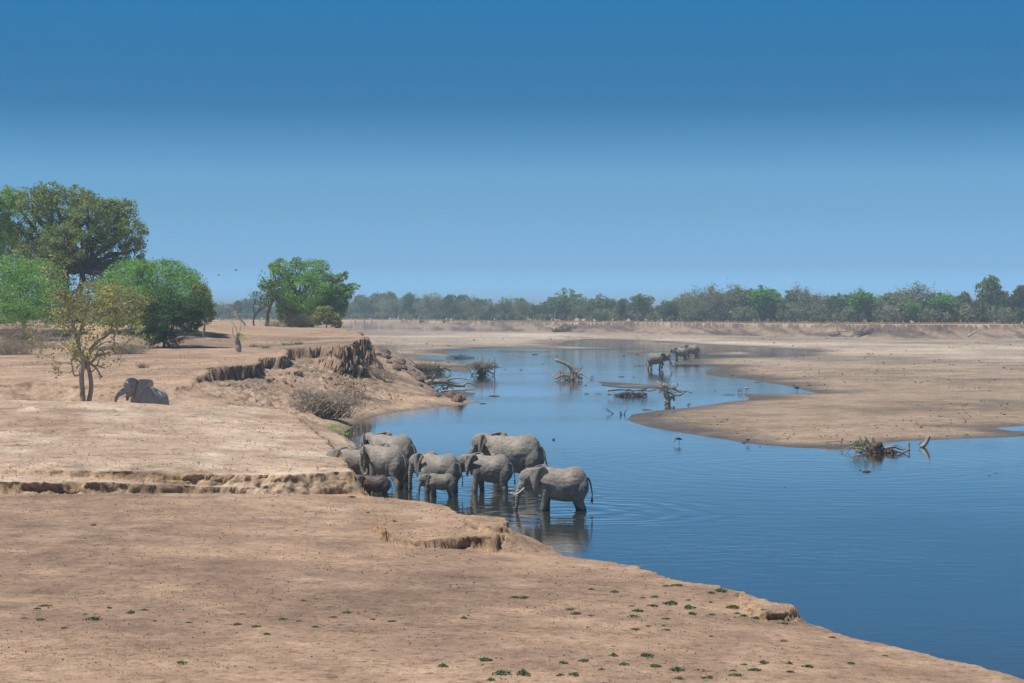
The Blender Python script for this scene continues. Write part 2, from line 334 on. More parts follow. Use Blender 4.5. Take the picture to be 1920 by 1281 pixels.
S_TAL = RBF([(400, 759, 2.5), (430, 735, 2.9), (400, 725, 2.9), (480, 712, 3.1), (500, 740, 2.4), (500, 772, 2.0), (530, 695, 3.3), (545, 678, 4.0), (600, 674, 4.0), (640, 700, 2.6), (640, 716, 1.9), (684, 712, 1.7), (600, 740, 1.6), (560, 770, 1.3), (560, 795, .9), (600, 812, .3),
             (640, 785, .4), (640, 760, .75), (700, 768, .3), (760, 762, .25), (850, 755, .18), (905, 753, .1), (700, 725, 1.1), (740, 728, .9), (790, 742, .5), (850, 747, .25)])
F_POLY = poly([(-3000, 612, .3), (380, 612.5, .3), (640, 613, .3), (760, 615, .3), (900, 619.5, .3), (1000, 622, .3), (1100, 624.5, .3), (1200, 627.5, .3), (1300, 630.5, .3), (1500, 632.5, .3), (1600, 634.5, .3), (1700, 636.5, .3), (1920, 637.5, .3), (2400, 639, .3), (5000, 645, .3),
               (60000, 590, .3), (-60000, 590, .3)])
W1 = poly([(3200, 1600), (560, 1600), (560, 830), (600, 770), (700, 735), (745, 712), (722, 698), (736, 694), (760, 697), (800, 692.5), (850, 695), (878, 692), (900, 687.5), (882, 683), (850, 678.5), (810, 673), (784, 668), (800, 666), (840, 669.5), (862, 671),
           (850, 666), (836, 661), (834, 657), (850, 654), (900, 652.5), (960, 651), (1000, 652.5), (1040, 655), (1100, 655.6), (1148, 655), (1140, 652), (1100, 650), (1060, 648.5), (1050, 645), (1060, 641), (1080, 638.5), (1110, 637.6), (1180, 639), (1240, 642), (1300, 645), (1340, 648), (1400, 650),
           (1440, 652), (1480, 656), (1515, 660), (1500, 664), (1470, 668), (1420, 670), (1340, 671.5), (1300, 674), (1270, 677.5), (1250, 680.5), (1262, 683), (1300, 684), (1345, 685.5), (1335, 690), (1322, 697), (1320, 702), (1345, 706), (1400, 711), (1440, 718), (1490, 727), (1527, 737),
           (1480, 738.5), (1440, 738), (1390, 739), (1402, 746), (1398, 750), (1370, 753), (1330, 759), (1280, 765), (1220, 770), (1180, 778), (1172, 786), (1190, 796), (1250, 808), (1330, 820), (1400, 832), (1500, 840), (1590, 843), (1640, 834), (1700, 827), (1800, 823), (1880, 820), (1960, 816), (3200, 860)])
WATERS = [W1, poly([(560, 613.2), (640, 613.4), (720, 614.8), (830, 617.8), (900, 620), (1000, 622.2), (900, 621.8), (700, 619.8), (560, 618)]), poly([(1868, 803), (1920, 799), (2050, 799), (2000, 808), (1900, 808.5)])]
ISLES = [poly([(1163, 662), (1180, 658), (1215, 656.5), (1234, 659), (1210, 664), (1180, 665.5)]), poly([(1322, 659), (1400, 657.5), (1458, 662), (1400, 665), (1322, 664.5)]),
         poly([(1112, 715), (1150, 716.5), (1240, 723), (1264, 730), (1238, 730), (1180, 726), (1130, 720.5)]), poly([(848, 697), (868, 690), (885, 692), (880, 699)]),
         poly([(820, 738), (850, 733), (892, 737), (880, 742), (840, 744)])]

def drop(sd, prof):
    return np.interp(sd, [a for a, b in prof], [b for a, b in prof]) + np.maximum(sd - prof[-1][0], 0) * .5
def c3(*c): return np.array(c, dtype=np.float32)
def height(X, Y, full=False):
    near = np.clip(Y / 150.0, .5, 6)
    sw = np.full(X.shape, 60.0)
    wob = fbm(X, Y, .18, 3, 5) * .9 + fbm(X, Y, .035, 3, 6) * 2.2 * np.clip(Y / 300, .15, 1.5)
    for w in WATERS: sw = np.minimum(sw, sdpoly(X, Y, w))
    for i in ISLES: sw = np.maximum(sw, -sdpoly(X, Y, i))
    sw = sw + wob * np.clip(np.abs(sw) / 4 + .25, 0, 1)
    low = fbm(X, Y, .012, 4, 11); mid = fbm(X, Y, .09, 4, 12)
    zf = np.interp(sw, [-12, -2, 0, 2, 12, 60], [-.9, -.25, 0, .07, .22, .42]) + np.clip(sw / 20, 0, 1) * (low * .22 + mid * .07) + np.clip(sw / 2, 0, 1) * fbm(X, Y, .9, 3, 4) * .025
    Z = zf; zone = np.zeros(X.shape, dtype=np.int8)
    big = fbm(X, Y, .25, 4, 21); sm = fbm(X, Y, 1.1, 4, 22); rid = 1 - np.abs(fbm(X, Y, .5, 4, 23)) * 2
    relief = fbm(X, Y, .8, 4, 31) * .04 + fbm(X, Y, .15, 4, 32) * .08
    def add(z, k):
        nonlocal Z, zone
        m = z > Z; Z = np.where(m, z, Z); zone = np.where(m, np.int8(k), zone)
    sdE = sdpoly(X, Y, E_POLY)
    # far bank
    m = Y > 480
    sF = np.full(X.shape, 60.0); sF[m] = sdpoly(X[m], Y[m], F_POLY, 60)
    sFn = sF + (1 - np.abs(fbm(X, Y, .05, 4, 41)) * 2.2) * 2.2 + fbm(X, Y, .22, 4, 42, gain=.65) * 2.6 + 1.5
    topF = np.interp(X / np.maximum(Y, 1) * F + 960, [300, 900, 1300, 1900, 3000], [3.7, 4.2, 4.8, 4.95, 5.0]) + fbm(X, Y, .01, 3, 43) * .25
    add(np.where(sF < 59, topF - drop(-(-sFn) + 9.5, [(-1, 0), (0, 0), (.4, 1.6), (2.0, 2.1), (4.0, 2.6), (4.5, 3.1), (9, 4.5), (14, 5.6), (30, 9)]), -9), 5)
    # talus
    st = sdpoly(X, Y, TAL_POLY)
    amp = np.clip(-st / 2.5, 0, 1)
    rubble = (rid * .30 + np.abs(sm) * .55 - .25) * amp
    cal = S_TAL(X, Y)
    add(np.where(st < 30, cal + rubble * np.clip(cal - .1, .12, 1.2) - drop(st + sm * .3, [(0, 0), (2, .4), (8, 3)]), -9), 4)
    # big left plateau with the cliffs
    e = sdE + big * .9 + sm * .32 - .2
    lipw = np.clip((S_E(X, Y) - 4.0) / .6, 0, 1)
    stp = fbm(X, Y, .35, 3, 52) * .5
    dA = drop(e + stp * .5, [(0, 0), (.18, 1.15), (1.3, 1.65), (1.5, 2.5), (3.0, 3.3), (3.2, 4.2), (6, 7)]); dB = drop(e, [(0, 0), (.25, 1.3), (.6, 1.6), (.9, 3.0), (1.5, 3.5), (2.0, 4.6), (6, 8)])
    tall = np.clip((X / np.maximum(Y, 1) * F + 960 - 625) / 20, 0, 1); dE1 = dA * (1 - tall * .5) + dB * tall * .5; dE0 = drop(e, [(0, 0), (.25, .28), (2.2, 1.1), (4.5, 2.2), (9, 4)])
    zE = S_E(X, Y) + relief + fbm(X, Y, .05, 3, 51) * .15
    add(np.where(sdE < 30, zE - (dE1 * lipw + dE0 * (1 - lipw)), -9), 3)
    # gully floor
    sg = sdpoly(X, Y, G_POLY)
    add(np.where(sg < 20, 1.55 + sm * .12 + big * .1 - drop(sg, [(0, 0), (5, 3)]), -9), 6)
    s2 = sdpoly(X, Y, T2_POLY)
    e2 = s2 + sm * .35 + big * .35 - .1
    back = np.clip((Y - 125) / 20, 0, 1)
    d2 = drop(e2, [(0, 0), (.12, .32), (.45, .66), (1.0, 1.4)]) * (1 - back) + drop(e2, [(0, 0), (.3, .25), (3, 1.2), (6, 3)]) * back
    add(np.where(s2 < 20, S_T2(X, Y) + relief - d2, -9), 2)
    sa = sdpoly(X, Y, T2A_POLY); ea = sa + sm * .28 + fbm(X, Y, .4, 3, 61) * .35
    add(np.where(sa < 10, S_T2A(X, Y) + relief - drop(ea, [(0, 0), (.15, .45), (.4, .8), (.8, 1.4)]), -9), 2)
    s0 = sdpoly(X, Y, T0_POLY)
    e0 = s0 + sm * .25 + big * .18
    add(np.where(s0 < 20, S_T0(X, Y) + relief * .7 - drop(e0, [(0, 0), (.15, .22), (.6, .5), (1.5, .9), (4, 2.5)]), -9), 1)
    for pl, sf, pr in ((B_POLY, S_B, [(0, 0), (.06, .45), (.2, .85), (.5, 1.3), (3, 3)]), (B2_POLY, lambda X, Y: 1.24 + 0 * X, [(0, 0), (.1, .25), (.5, .5), (1.5, .9)]), (R_POLY, lambda X, Y: .84 + 0 * X, [(0, 0), (.15, .3), (.5, .55), (1.5, 1)])):
        sb = sdpoly(X, Y, pl, 15); eb = sb + sm * .22 + fbm(X, Y, 3.0, 2, 77) * .10
        if pl is B2_POLY: z = np.where(sb < 14, sf(X, Y) + relief * .4 - drop(eb, pr), -9)
        else: z = np.where(sb < 14, sf(X, Y) + relief * .5 - drop(eb, pr), -9)
        add(z, 1)
    if not full: return Z
    return Z, zone, sw, sdE, dict(low=low, mid=mid, sm=sm, big=big, cal=cal, sF=sFn, st=st)
_gz = {}
def ground_z(x, y):
    return float(height(np.array([x], dtype=float), np.array([y], dtype=float))[0])

def build_terrain():
    inx = np.arange(-60, 1981, 2.3)
    outl = -60 - np.cumsum(np.linspace(6, 110, 30)); outr = 1980 + np.cumsum(np.linspace(6, 110, 30))
    PX = np.concatenate([outl[::-1], inx, outr]); ncol = len(PX)
    U = (PX - 960) / F
    yy = np.concatenate([np.linspace(585.5, 600, 60), np.arange(600.25, 1290, .5), np.linspace(1295, 2600, 60)])
    Dc = 8.6 * F / (yy - 580.0)
    ci = np.arange(0, ncol, 3)
    Xc = U[ci][None, :] * Dc[:, None]; Yc = np.repeat(Dc[:, None], len(ci), 1)
    Zc = height(Xc, Yc)
    gz = np.abs(np.diff(Zc, axis=0)) * F / Yc[1:]
    gz[Dc[1:] < 42] *= .1
    gz = np.clip(gz, 0, 14)
    for _ in range(20): gz[:, 1:-1] = (gz[:, :-2] + gz[:, 1:-1] + gz[:, 2:]) / 3
    k = np.hanning(13); k /= k.sum()
    gz = np.apply_along_axis(lambda v: np.convolve(v, k, 'same'), 0, gz)
    base = np.abs(np.diff(yy)); base[Dc[1:] < 42] *= .08; base[yy[1:] < 600] *= .5
    dens = base[:, None] * .85 + gz * 2.0
    under = (Zc[1:] < -.4); dens = np.where(under, dens * .3, dens)
    cum = np.concatenate([np.zeros((1, len(ci))), np.cumsum(dens, 0)], 0); cum /= cum[-1:]
    NR = 900
    tt = np.linspace(0, 1, NR); Dg = np.empty((NR, len(ci)))
    ly = np.log(Dc)
    for j in range(len(ci)): Dg[:, j] = np.interp(tt, cum[:, j], yy)
    Yfull = np.empty((NR, ncol))
    for r in range(NR): Yfull[r] = np.interp(np.arange(ncol), ci, Dg[r])
    Yw = 8.6 * F / (Yfull - 580.0); Xw = U[None, :] * Yw
    Z, zone, sw, sdE, q = height(Xw, Yw, True)
    # steepness
    zr, zc = np.gradient(Z); xr, xc = np.gradient(Xw); yr, yc = np.gradient(Yw); det = xr * yc - xc * yr; det = np.where(np.abs(det) < 1e-7, 1e-7, det)
    slope = np.clip(np.hypot((zr * yc - zc * yr) / det, (xr * zc - xc * zr) / det), 0, 20)
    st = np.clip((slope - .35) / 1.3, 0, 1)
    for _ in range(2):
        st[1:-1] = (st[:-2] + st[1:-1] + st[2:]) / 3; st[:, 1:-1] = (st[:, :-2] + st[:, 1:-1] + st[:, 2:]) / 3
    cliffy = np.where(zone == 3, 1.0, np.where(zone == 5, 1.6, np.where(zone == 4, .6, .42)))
    a1 = fbm(Xw, Yw, 1.3, 4, 91, z=Z * 1.3); a2 = fbm(Xw, Yw, 1.3, 5, 95, z=Z * 1.4, gain=.6); a3 = fbm(Xw, Yw, 2.6, 3, 97, z=Z * 1.6)
    blk = np.round(fbm(Xw, Yw, .9, 2, 99, z=Z * 1.2) * 4) / 4
    isF = zone == 5
    a1 = np.where(zone == 3, 1.5 * fbm(Xw, Yw, .7, 5, 291, z=Z * 1.9, gain=.6), a1)
    af = fbm(Xw, Yw, .12, 3, 191, z=Z * .5) + .6 * fbm(Xw, Yw, .3, 3, 192, z=Z * .8)
    Xw = Xw + np.where(isF, 0, st * cliffy * (a1 * .55)); Yw = Yw + np.where(isF, st * af * 3.5, st * cliffy * (a2 * 1.35 + blk * .5)); Z = Z + np.where(isF, st * af * .5, st * np.minimum(cliffy, 1) * a3 * .32)
    # soil colour, with shade mixed in on the cliff faces
    low, mid, sm, big = q['low'], q['mid'], q['sm'], q['big']
    C = np.empty(Z.shape + (3,), dtype=np.float32)
    def L(a, b, t): return a + (b - a) * np.clip(t, 0, 1)[..., None]
    n_a = fbm(Xw, Yw, .03, 4, 101); n_b = fbm(Xw, Yw, .12, 4, 102); n_c = fbm(Xw, Yw, 1.0, 3, 103)
    nearf = np.clip((430 - Yw) / 200, 0, 1); flat = L(L(c3(.40, .31, .23), c3(.33, .245, .175), nearf), L(c3(.25, .20, .155), c3(.20, .155, .115), nearf), (n_a * 1.7 + n_b * 1.3 + fbm(Xw, Yw * 2.5, .35, 3, 115) * .7 + .3))
    flat = L(flat, c3(.56, .46, .36), (fbm(Xw, Yw, .02, 3, 104) * 2.2 - .55 + np.clip((Yw - 420) / 400, -.2, .5)))
    wetf = np.clip(1.1 - sw / (3.2 + 4.0 * np.clip(Yw / 300, .3, 2)) + n_b * .8, 0, 1) * (zone == 0)
    flat = L(flat, c3(.120, .094, .070), wetf * .92)
    flat = L(flat, c3(.40, .25, .15), np.clip(fbm(Xw, Yw, .06, 3, 105) * 2 - .3, 0, 1) * np.clip(1 - np.abs(sw - 5) / 5, 0, 1) * .6)
    T0c = L(c3(.37, .250, .170), c3(.275, .185, .130), n_a * 1.9 + n_b * 1.6 + fbm(Xw, Yw, .45, 4, 116) * 1.0 + .25); T0c = L(T0c, c3(.47, .34, .245), n_b * 1.4 + n_c * .5 - .25)
    T2c = L(c3(.46, .335, .245), c3(.35, .24, .165), n_b * 1.5 + .1); T2c = L(T2c, c3(.58, .47, .35), fbm(Xw, Yw, .25, 3, 106) * 1.8 - .1)
    T2c = L(T2c, c3(.26, .18, .13), np.clip(fbm(Xw, Yw, .8, 3, 107) * 2.4 - .75, 0, 1))
    T3c = L(c3(.41, .28, .195), c3(.30, .205, .145), n_b * 1.4 + .15); T3c = L(T3c, c3(.50, .37, .25), fbm(Xw, Yw, .2, 3, 108) * 1.6 - .3)
    t4 = np.clip((Z - 5.15) / .3, 0, 1) * np.clip((6.35 - Z) / .25, 0, 1)
    T3c = L(T3c, c3(.235, .17, .13), t4 * (.45 + fbm(Xw, Yw, .15, 3, 109) * 1.2))
    tal = L(c3(.42, .30, .215), c3(.25, .18, .13), n_b * 1.2 + fbm(Xw, Yw, .6, 3, 110) * 1.0 + .2); tal = L(tal, c3(.16, .12, .09), np.clip(fbm(Xw, Yw, .35, 4, 111) * 2.2 - .6, 0, 1))
    tal = L(tal, c3(.15, .115, .085), np.clip(1 - Z / .22, 0, 1) * .8)
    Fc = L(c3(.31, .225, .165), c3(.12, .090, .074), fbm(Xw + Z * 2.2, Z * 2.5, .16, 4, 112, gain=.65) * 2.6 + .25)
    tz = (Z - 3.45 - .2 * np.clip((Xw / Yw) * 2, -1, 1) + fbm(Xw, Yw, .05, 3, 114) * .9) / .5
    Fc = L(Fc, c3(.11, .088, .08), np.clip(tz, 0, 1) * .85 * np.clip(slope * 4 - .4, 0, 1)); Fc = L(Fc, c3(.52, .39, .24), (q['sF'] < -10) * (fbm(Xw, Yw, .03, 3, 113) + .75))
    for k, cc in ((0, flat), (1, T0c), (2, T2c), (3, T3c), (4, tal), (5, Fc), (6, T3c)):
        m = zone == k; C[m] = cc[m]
    cl = L(c3(.44, .29, .165), c3(.17, .108, .064), fbm(Xw, Yw, 1.6, 4, 303, z=Z * 2.5, gain=.65) * 2.6 + .35); ce = L(c3(.29, .195, .13), c3(.12, .082, .056), fbm(Xw * .35, Z * 3.2, 1.0, 4, 93, z=Yw * .3) * 1.8 + .35); ce = L(ce, c3(.42, .31, .22), np.clip(a3 * 2 - .4, 0, 1))  # cliff soil tones; the dark ends also paint in face shadow and crevices
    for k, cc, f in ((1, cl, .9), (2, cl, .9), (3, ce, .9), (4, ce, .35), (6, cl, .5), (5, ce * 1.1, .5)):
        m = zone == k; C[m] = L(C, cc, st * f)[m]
    C *= (1 + .10 * vn(Xw * 3, Yw * 3, None, 120))[..., None]
    # faces
    idx = np.arange(NR * ncol).reshape(NR, ncol)
    q4 = np.stack([idx[:-1, :-1], idx[1:, :-1], idx[1:, 1:], idx[:-1, 1:]], -1).reshape(-1, 4)
    zq = Z.ravel()[q4].max(1); zn = zone.ravel()[q4[:, 0]]
    keep = zq > -.12
    q4 = q4[keep]; zn = zn[keep]
    V = np.stack([Xw, Yw, Z], -1).reshape(-1, 3); Cf = C.reshape(-1, 3)
    wet = np.clip(wetf + np.clip(1 - Z / .15, 0, 1) * .6, 0, 1).ravel()
    names = {'sand_flat': (0,), 'river_bank': (1, 2, 3, 4, 6), 'far_bank': (5,)}
    lab = {'sand_flat': 'flat pale river sand with wet brown margins between the channels', 'river_bank': 'dry brown terraced river bank with broken earth cliffs', 'far_bank': 'low eroded earth bank on the far side of the sand'}
    for nm, zs in names.items():
        f = q4[np.isin(zn, zs)]
        u, inv = np.unique(f, return_inverse=True)
        col = np.concatenate([Cf[u], np.ones((len(u), 1), dtype=np.float32)], 1)
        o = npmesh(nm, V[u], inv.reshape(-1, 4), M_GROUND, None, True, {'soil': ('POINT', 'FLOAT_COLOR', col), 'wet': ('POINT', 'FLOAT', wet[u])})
        tag(o, lab[nm], None, None, 'structure')
    # a plain beyond and beside the detailed land
build_terrain()
# river water and wide surrounding ground under everything
def disc_ring(name, z, r0, r1, mat, nseg=64):
    a = np.linspace(0, 2 * PI, nseg, endpoint=False); V = []
    for r in (r0, r1): V += [(r * math.cos(t), r * math.sin(t), z) for t in a]
    i = np.arange(nseg); Fq = np.stack([i, (i + 1) % nseg, nseg + (i + 1) % nseg, nseg + i], 1)[:, ::-1]
    return V, Fq
wv = [(-700, 14, 0), (900, 14, 0), (2600, 1500, 0), (-2600, 1500, 0)]
o = npmesh('river', wv, np.array([[0, 1, 2, 3]]), M_WATER); tag(o, 'calm blue river winding between sandbanks', None, None, 'structure')
gv = [(-7000, -3000, -1.3), (7000, -3000, -1.3), (7000, 8000, -1.3), (-7000, 8000, -1.3)]
o = npmesh('ground', gv, np.array([[0, 1, 2, 3]]), M_GROUND, None, False, {'soil': ('POINT', 'FLOAT_COLOR', np.array([(.33, .25, .17, 1)] * 4)), 'wet': ('POINT', 'FLOAT', np.zeros(4))}); tag(o, 'wide dry plain under the whole scene', None, None, 'structure')

# ================================================================== ELEPHANTS
def catmull(pts, n):
    P_ = np.array(pts, dtype=float); P_ = np.vstack([2 * P_[0] - P_[1], P_, 2 * P_[-1] - P_[-2]]); out_ = []
    for i in range(1, len(P_) - 2):
        for t in np.linspace(0, 1, n, endpoint=(i == len(P_) - 3)):
            a, b, c, d = P_[i - 1:i + 3]
            out_.append(.5 * ((2 * b) + (-a + c) * t + (2 * a - 5 * b + 4 * c - d) * t ** 2 + (-a + 3 * b - 3 * c + d) * t ** 3))
    return np.array(out_)
def tube_arrays(path, rad, rad2=None, sides=10, off=0, up=(0, 1, 0), cap=True):
    """path (n,3); elliptical radii: rad along the in-plane normal, rad2 along 'up'"""
    path = np.asarray(path, dtype=float); n = len(path); rad = np.asarray(rad) * np.ones(n); rad2 = rad if rad2 is None else np.asarray(rad2) * np.ones(n)
    T = np.gradient(path, axis=0); T /= np.linalg.norm(T, axis=1)[:, None] + 1e-9
    up = np.array(up, dtype=float); B = up[None] - T * (T @ up)[:, None]; B /= np.linalg.norm(B, axis=1)[:, None] + 1e-9
    Nn = np.cross(T, B)
    a = np.linspace(0, 2 * PI, sides, endpoint=False)
    V = path[:, None] + Nn[:, None] * (np.cos(a)[None, :, None] * rad[:, None, None]) + B[:, None] * (np.sin(a)[None, :, None] * rad2[:, None, None])
    V = V.reshape(-1, 3); i = np.arange(n - 1)[:, None] * sides; j = np.arange(sides)[None]; k = (j + 1) % sides
    Fq = np.stack([i + j, i + k, i + sides + k, i + sides + j], -1).reshape(-1, 4)
    caps = []
    if cap:
        V = np.vstack([V, path[:1], path[-1:]]); c0, c1 = n * sides, n * sides + 1
        j = np.arange(sides); k = (j + 1) % sides
        caps = np.concatenate([np.stack([np.full(sides, c0), k, j], 1), np.stack([np.full(sides, c1), (n - 1) * sides + j, (n - 1) * sides + k], 1)])
    else: caps = np.zeros((0, 3), dtype=int)
    return V, Fq + off, caps + off
class Acc:
    def __init__(s): s.V = []; s.Q = []; s.T = []; s.n = 0; s.tint = []
    def add(s, V, Q, T=None):
        s.V.append(V); s.Q.append(np.asarray(Q).reshape(-1, 4) + s.n)
        if T is not None and len(T): s.T.append(np.asarray(T) + s.n)
        s.n += len(V)
    def tube(s, path, rad, rad2=None, sides=10, **k): s.add(*tube_arrays(path, rad, rad2, sides, **k))
    def build(s, name, mat, parent=None, smooth=True, **k):
        fs = [np.concatenate(s.Q)] if s.Q else []
        if s.T: fs.append(np.concatenate(s.T))
        return npmesh(name, np.vstack(s.V), fs, mat, parent, smooth, **k)
def interp_rings(keys, n):
    xs = np.linspace(keys[0][0], keys[-1][0], n); K = np.array(keys)
    # smooth monotone-ish interpolation
    t = np.interp(xs, K[:, 0], np.arange(len(K))); C_ = catmull(K, 12); u = np.linspace(0, len(K) - 1, len(C_))
    return np.stack([np.interp(t, u, C_[:, c]) for c in range(K.shape[1])], 1)

def rot_y(p, piv, ang):
    p = np.asarray(p, dtype=float) - piv; c, s_ = math.cos(ang), math.sin(ang)
    q = p.copy(); q[..., 0] = c * p[..., 0] + s_ * p[..., 2]; q[..., 2] = -s_ * p[..., 0] + c * p[..., 2]; return q + piv
def rot_z(p, piv, ang):
    p = np.asarray(p, dtype=float) - piv; c, s_ = math.cos(ang), math.sin(ang)
    q = p.copy(); q[..., 0] = c * p[..., 0] - s_ * p[..., 1]; q[..., 1] = s_ * p[..., 0] + c * p[..., 1]; return q + piv

def elephant(label, px, py, D=None, z=0.0, height=2.5, yaw=0.0, head=0.0, turn=0.0, trunk='down', legs=(0, 0, 0, 0), tusk=.5, ear=28, skin=None, calf=False, pitch=0, voxel=.04, tail=.15, group=None, sink=0.0, hump=0.0, fat=1.0):
    """faces -X before yaw. legs: swing of front-left, front-right, hind-left, hind-right in degrees. (px,py) = where its feet meet level z"""
    skin = skin or M_SKIN
    if D is None: x, y = P(px, py, z)
    else: x, y = PD(px, py, D)[:2]
    root = empty('elephant', (x, y, z - sink), R(yaw), label, 'elephant', group)
    sc = height / 2.55; root.scale = (sc * .97, sc, sc); root.rotation_euler = (0, R(pitch), R(yaw))
    A = Acc()
    leaf = .92 if calf else 1.0
    # torso: x, top, bottom, half width
    K = [(-1.40, 2.30, 1.55, .26), (-1.15, 2.45 + hump * .3, 1.16, .40), (-.80, 2.53 + hump, .98, .54), (-.35, 2.46, .88, .65), (.10, 2.47, .82, .71), (.48, 2.57, .84, .69), (.78, 2.52, .98, .60), (1.03, 2.32, 1.18, .48), (1.20, 2.02, 1.36, .32), (1.27, 1.78, 1.52, .10)]
    if calf: K = [(a, b - .02, c + .12, d * .9) for a, b, c, d in K]
    Rg = interp_rings(K, 26); ang = np.linspace(0, 2 * PI, 24, endpoint=False); V = []
    for xx, tp, bt, hw in Rg:
        hw = abs(hw) * fat; cz = (tp + bt) / 2; hz = (tp - bt) / 2; ca, sa = np.cos(ang), np.sin(ang)
        w = hw * np.sign(ca) * np.abs(ca) ** .9 * (1 - .16 * np.clip(sa, 0, 1) ** 2 - .05 * np.clip(-sa, 0, 1))
        V.append(np.stack([np.full(24, xx), w, cz + hz * np.sign(sa) * np.abs(sa) ** .95], 1))
    V = np.concatenate(V); n = len(Rg); i = np.arange(n - 1)[:, None] * 24; j = np.arange(24)[None]; k = (j + 1) % 24
    Q = np.stack([i + j, i + k, i + 24 + k, i + 24 + j], -1).reshape(-1, 4)
    V = np.vstack([V, V[:24].mean(0)[None], V[-24:].mean(0)[None]]); j = np.arange(24); k = (j + 1) % 24
    T = np.concatenate([np.stack([np.full(24, n * 24), k, j], 1), np.stack([np.full(24, n * 24 + 1), (n - 1) * 24 + j, (n - 1) * 24 + k], 1)])
    A.add(V, Q, T)
    # legs
    for q, (lx, ly, hind) in enumerate(((-.86, .33, 0), (-.86, -.33, 0), (.80, .31, 1), (.80, -.31, 1))):
        a = R(legs[q]); kn = .55 * a
        if hind:
            pts = [(lx + .02, ly * .80, 1.95), (lx + .05, ly, 1.50), (lx - .05, ly * 1.03, 1.10), (lx - .06, ly, .82), (lx + .06, ly, .50), (lx + .05, ly, .22), (lx + .01, ly, .10), (lx + 0, ly, 0.0)]
            r1 = [.36, .46, .33, .235, .175, .160, .195, .20]; r2 = [.22, .29, .23, .195, .155, .155, .18, .185]; piv = np.array((lx, ly, 1.5))
        else:
            pts = [(lx + .10, ly * .85, 1.90), (lx + .03, ly, 1.50), (lx + .03, ly, 1.15), (lx - .01, ly, .78), (lx + .01, ly, .45), (lx + .00, ly, .22), (lx - .02, ly, .10), (lx - .02, ly, 0.0)]
            r1 = [.34, .33, .25, .195, .165, .155, .19, .195]; r2 = [.20, .24, .20, .17, .15, .150, .18, .185]; piv = np.array((lx, ly, 1.6))
        pts = np.array(pts); w = np.clip((1.75 - pts[:, 2]) / .6, 0, 1)
        rp_ = rot_y(pts, piv, a); pts = pts * (1 - w[:, None]) + rp_ * w[:, None]
        if abs(legs[q]) > 24:    # lifted foot: bend the lower leg back
            kz = pts[3].copy(); pts[4:] = rot_y(pts[4:], kz, -np.sign(a) * R(45) if not hind else R(30))
        c = catmull(np.column_stack([pts, r1, r2]), 4); A.tube(c[:, :3], c[:, 3], c[:, 4], 12)
    # head
    hp = np.array((-1.20, 0, 2.05)); ha = R(head); ht = R(turn)
    def HX(p): return rot_z(rot_y(np.asarray(p, dtype=float), hp, ha), hp, ht)
    hs = 1.0
    nk = catmull([(-.95, 0, 1.95, .52, .42), (-1.30, 0, 2.00, .46, .36), (-1.62, 0, 2.10, .46, .335), (-1.86, 0, 2.10, .40, .30), (-2.02, 0, 1.98, .28, .25), (-2.08, 0, 1.88, .12, .12)], 6)
    A.tube(HX(nk[:, :3]), nk[:, 3], nk[:, 4], 16)
    ch = catmull([(-1.45, 0, 1.85, .36, .25), (-1.72, 0, 1.68, .27, .20), (-1.90, 0, 1.50, .14, .10), (-1.95, 0, 1.42, .06, .05)], 5); A.tube(HX(ch[:, :3]), ch[:, 3], ch[:, 4], 12)
    TR = {
        'down': [(-1.90, 1.98), (-2.10, 1.74), (-2.22, 1.45), (-2.28, 1.10), (-2.30, .75), (-2.31, .40), (-2.28, .12)],
        'water': [(-1.90, 1.98), (-2.12, 1.72), (-2.27, 1.42), (-2.37, 1.08), (-2.42, .74), (-2.43, .40), (-2.40, .05)],
        'mouth': [(-1.90, 1.98), (-2.10, 1.70), (-2.16, 1.35), (-2.08, .98), (-1.92, .80), (-1.78, .92), (-1.80, 1.22)],
        'curl': [(-1.90, 1.98), (-2.10, 1.72), (-2.18, 1.42), (-2.17, 1.10), (-2.08, .82), (-1.93, .66), (-1.80, .70)],
        'forward': [(-1.90, 1.98), (-2.14, 1.76), (-2.36, 1.62), (-2.62, 1.60), (-2.86, 1.50), (-3.00, 1.28), (-3.04, 1.02)],
        'rest': [(-1.90, 1.98), (-2.12, 1.78), (-2.34, 1.62), (-2.54, 1.50), (-2.68, 1.30), (-2.72, 1.06), (-2.70, .80)],
        'reach': [(-1.90, 1.98), (-2.12, 1.72), (-2.30, 1.42), (-2.46, 1.12), (-2.62, .82), (-2.78, .58), (-2.98, .42)]}[trunk]
    tw = [.27, .225, .175, .14, .115, .092, .075]
    if calf: tw = [v * .85 for v in tw]
    hq = np.array([(a, 0, b) for a, b in TR])
    if trunk in ('down', 'water', 'reach'):
        h1 = HX(hq); keep_ = np.linspace(0, 1, 7)[:, None] ** 1.2     # lower end stays where it hangs
        hang = hq + (h1[1] - hq[1]); hp2 = h1 * (1 - keep_) + hang * keep_
        hp2[:, 2] = h1[0, 2] + (hq[:, 2] - hq[0, 2]) * (h1[0, 2] - .05) / (hq[0, 2] - .05) * (1 if trunk != 'reach' else 1)
        tp_ = hp2
    else: tp_ = HX(hq)
    t7 = catmull(np.column_stack([tp_, tw, [v * .92 for v in tw]]), 6); A.tube(t7[:, :3], t7[:, 3], t7[:, 4], 12)
    for sgn in (1, -1):   # brow and cheek
        b = HX(np.array([(-1.72, sgn * .20, 2.12), (-1.92, sgn * .19, 1.95), (-2.0, sgn * .15, 1.72)])); A.tube(b, [.13, .12, .09], None, 8)
    o = A.build('body', skin, root)
    md = o.modifiers.new('r', 'REMESH'); md.mode = 'VOXEL'; md.voxel_size = voxel / sc if not calf else voxel; md.use_smooth_shade = True
    ms = o.modifiers.new('s', 'SMOOTH'); ms.factor = .5; ms.iterations = 7
    dg = bpy.context.evaluated_depsgraph_get(); me = bpy.data.meshes.new_from_object(o.evaluated_get(dg)); o.modifiers.clear(); o.data = me
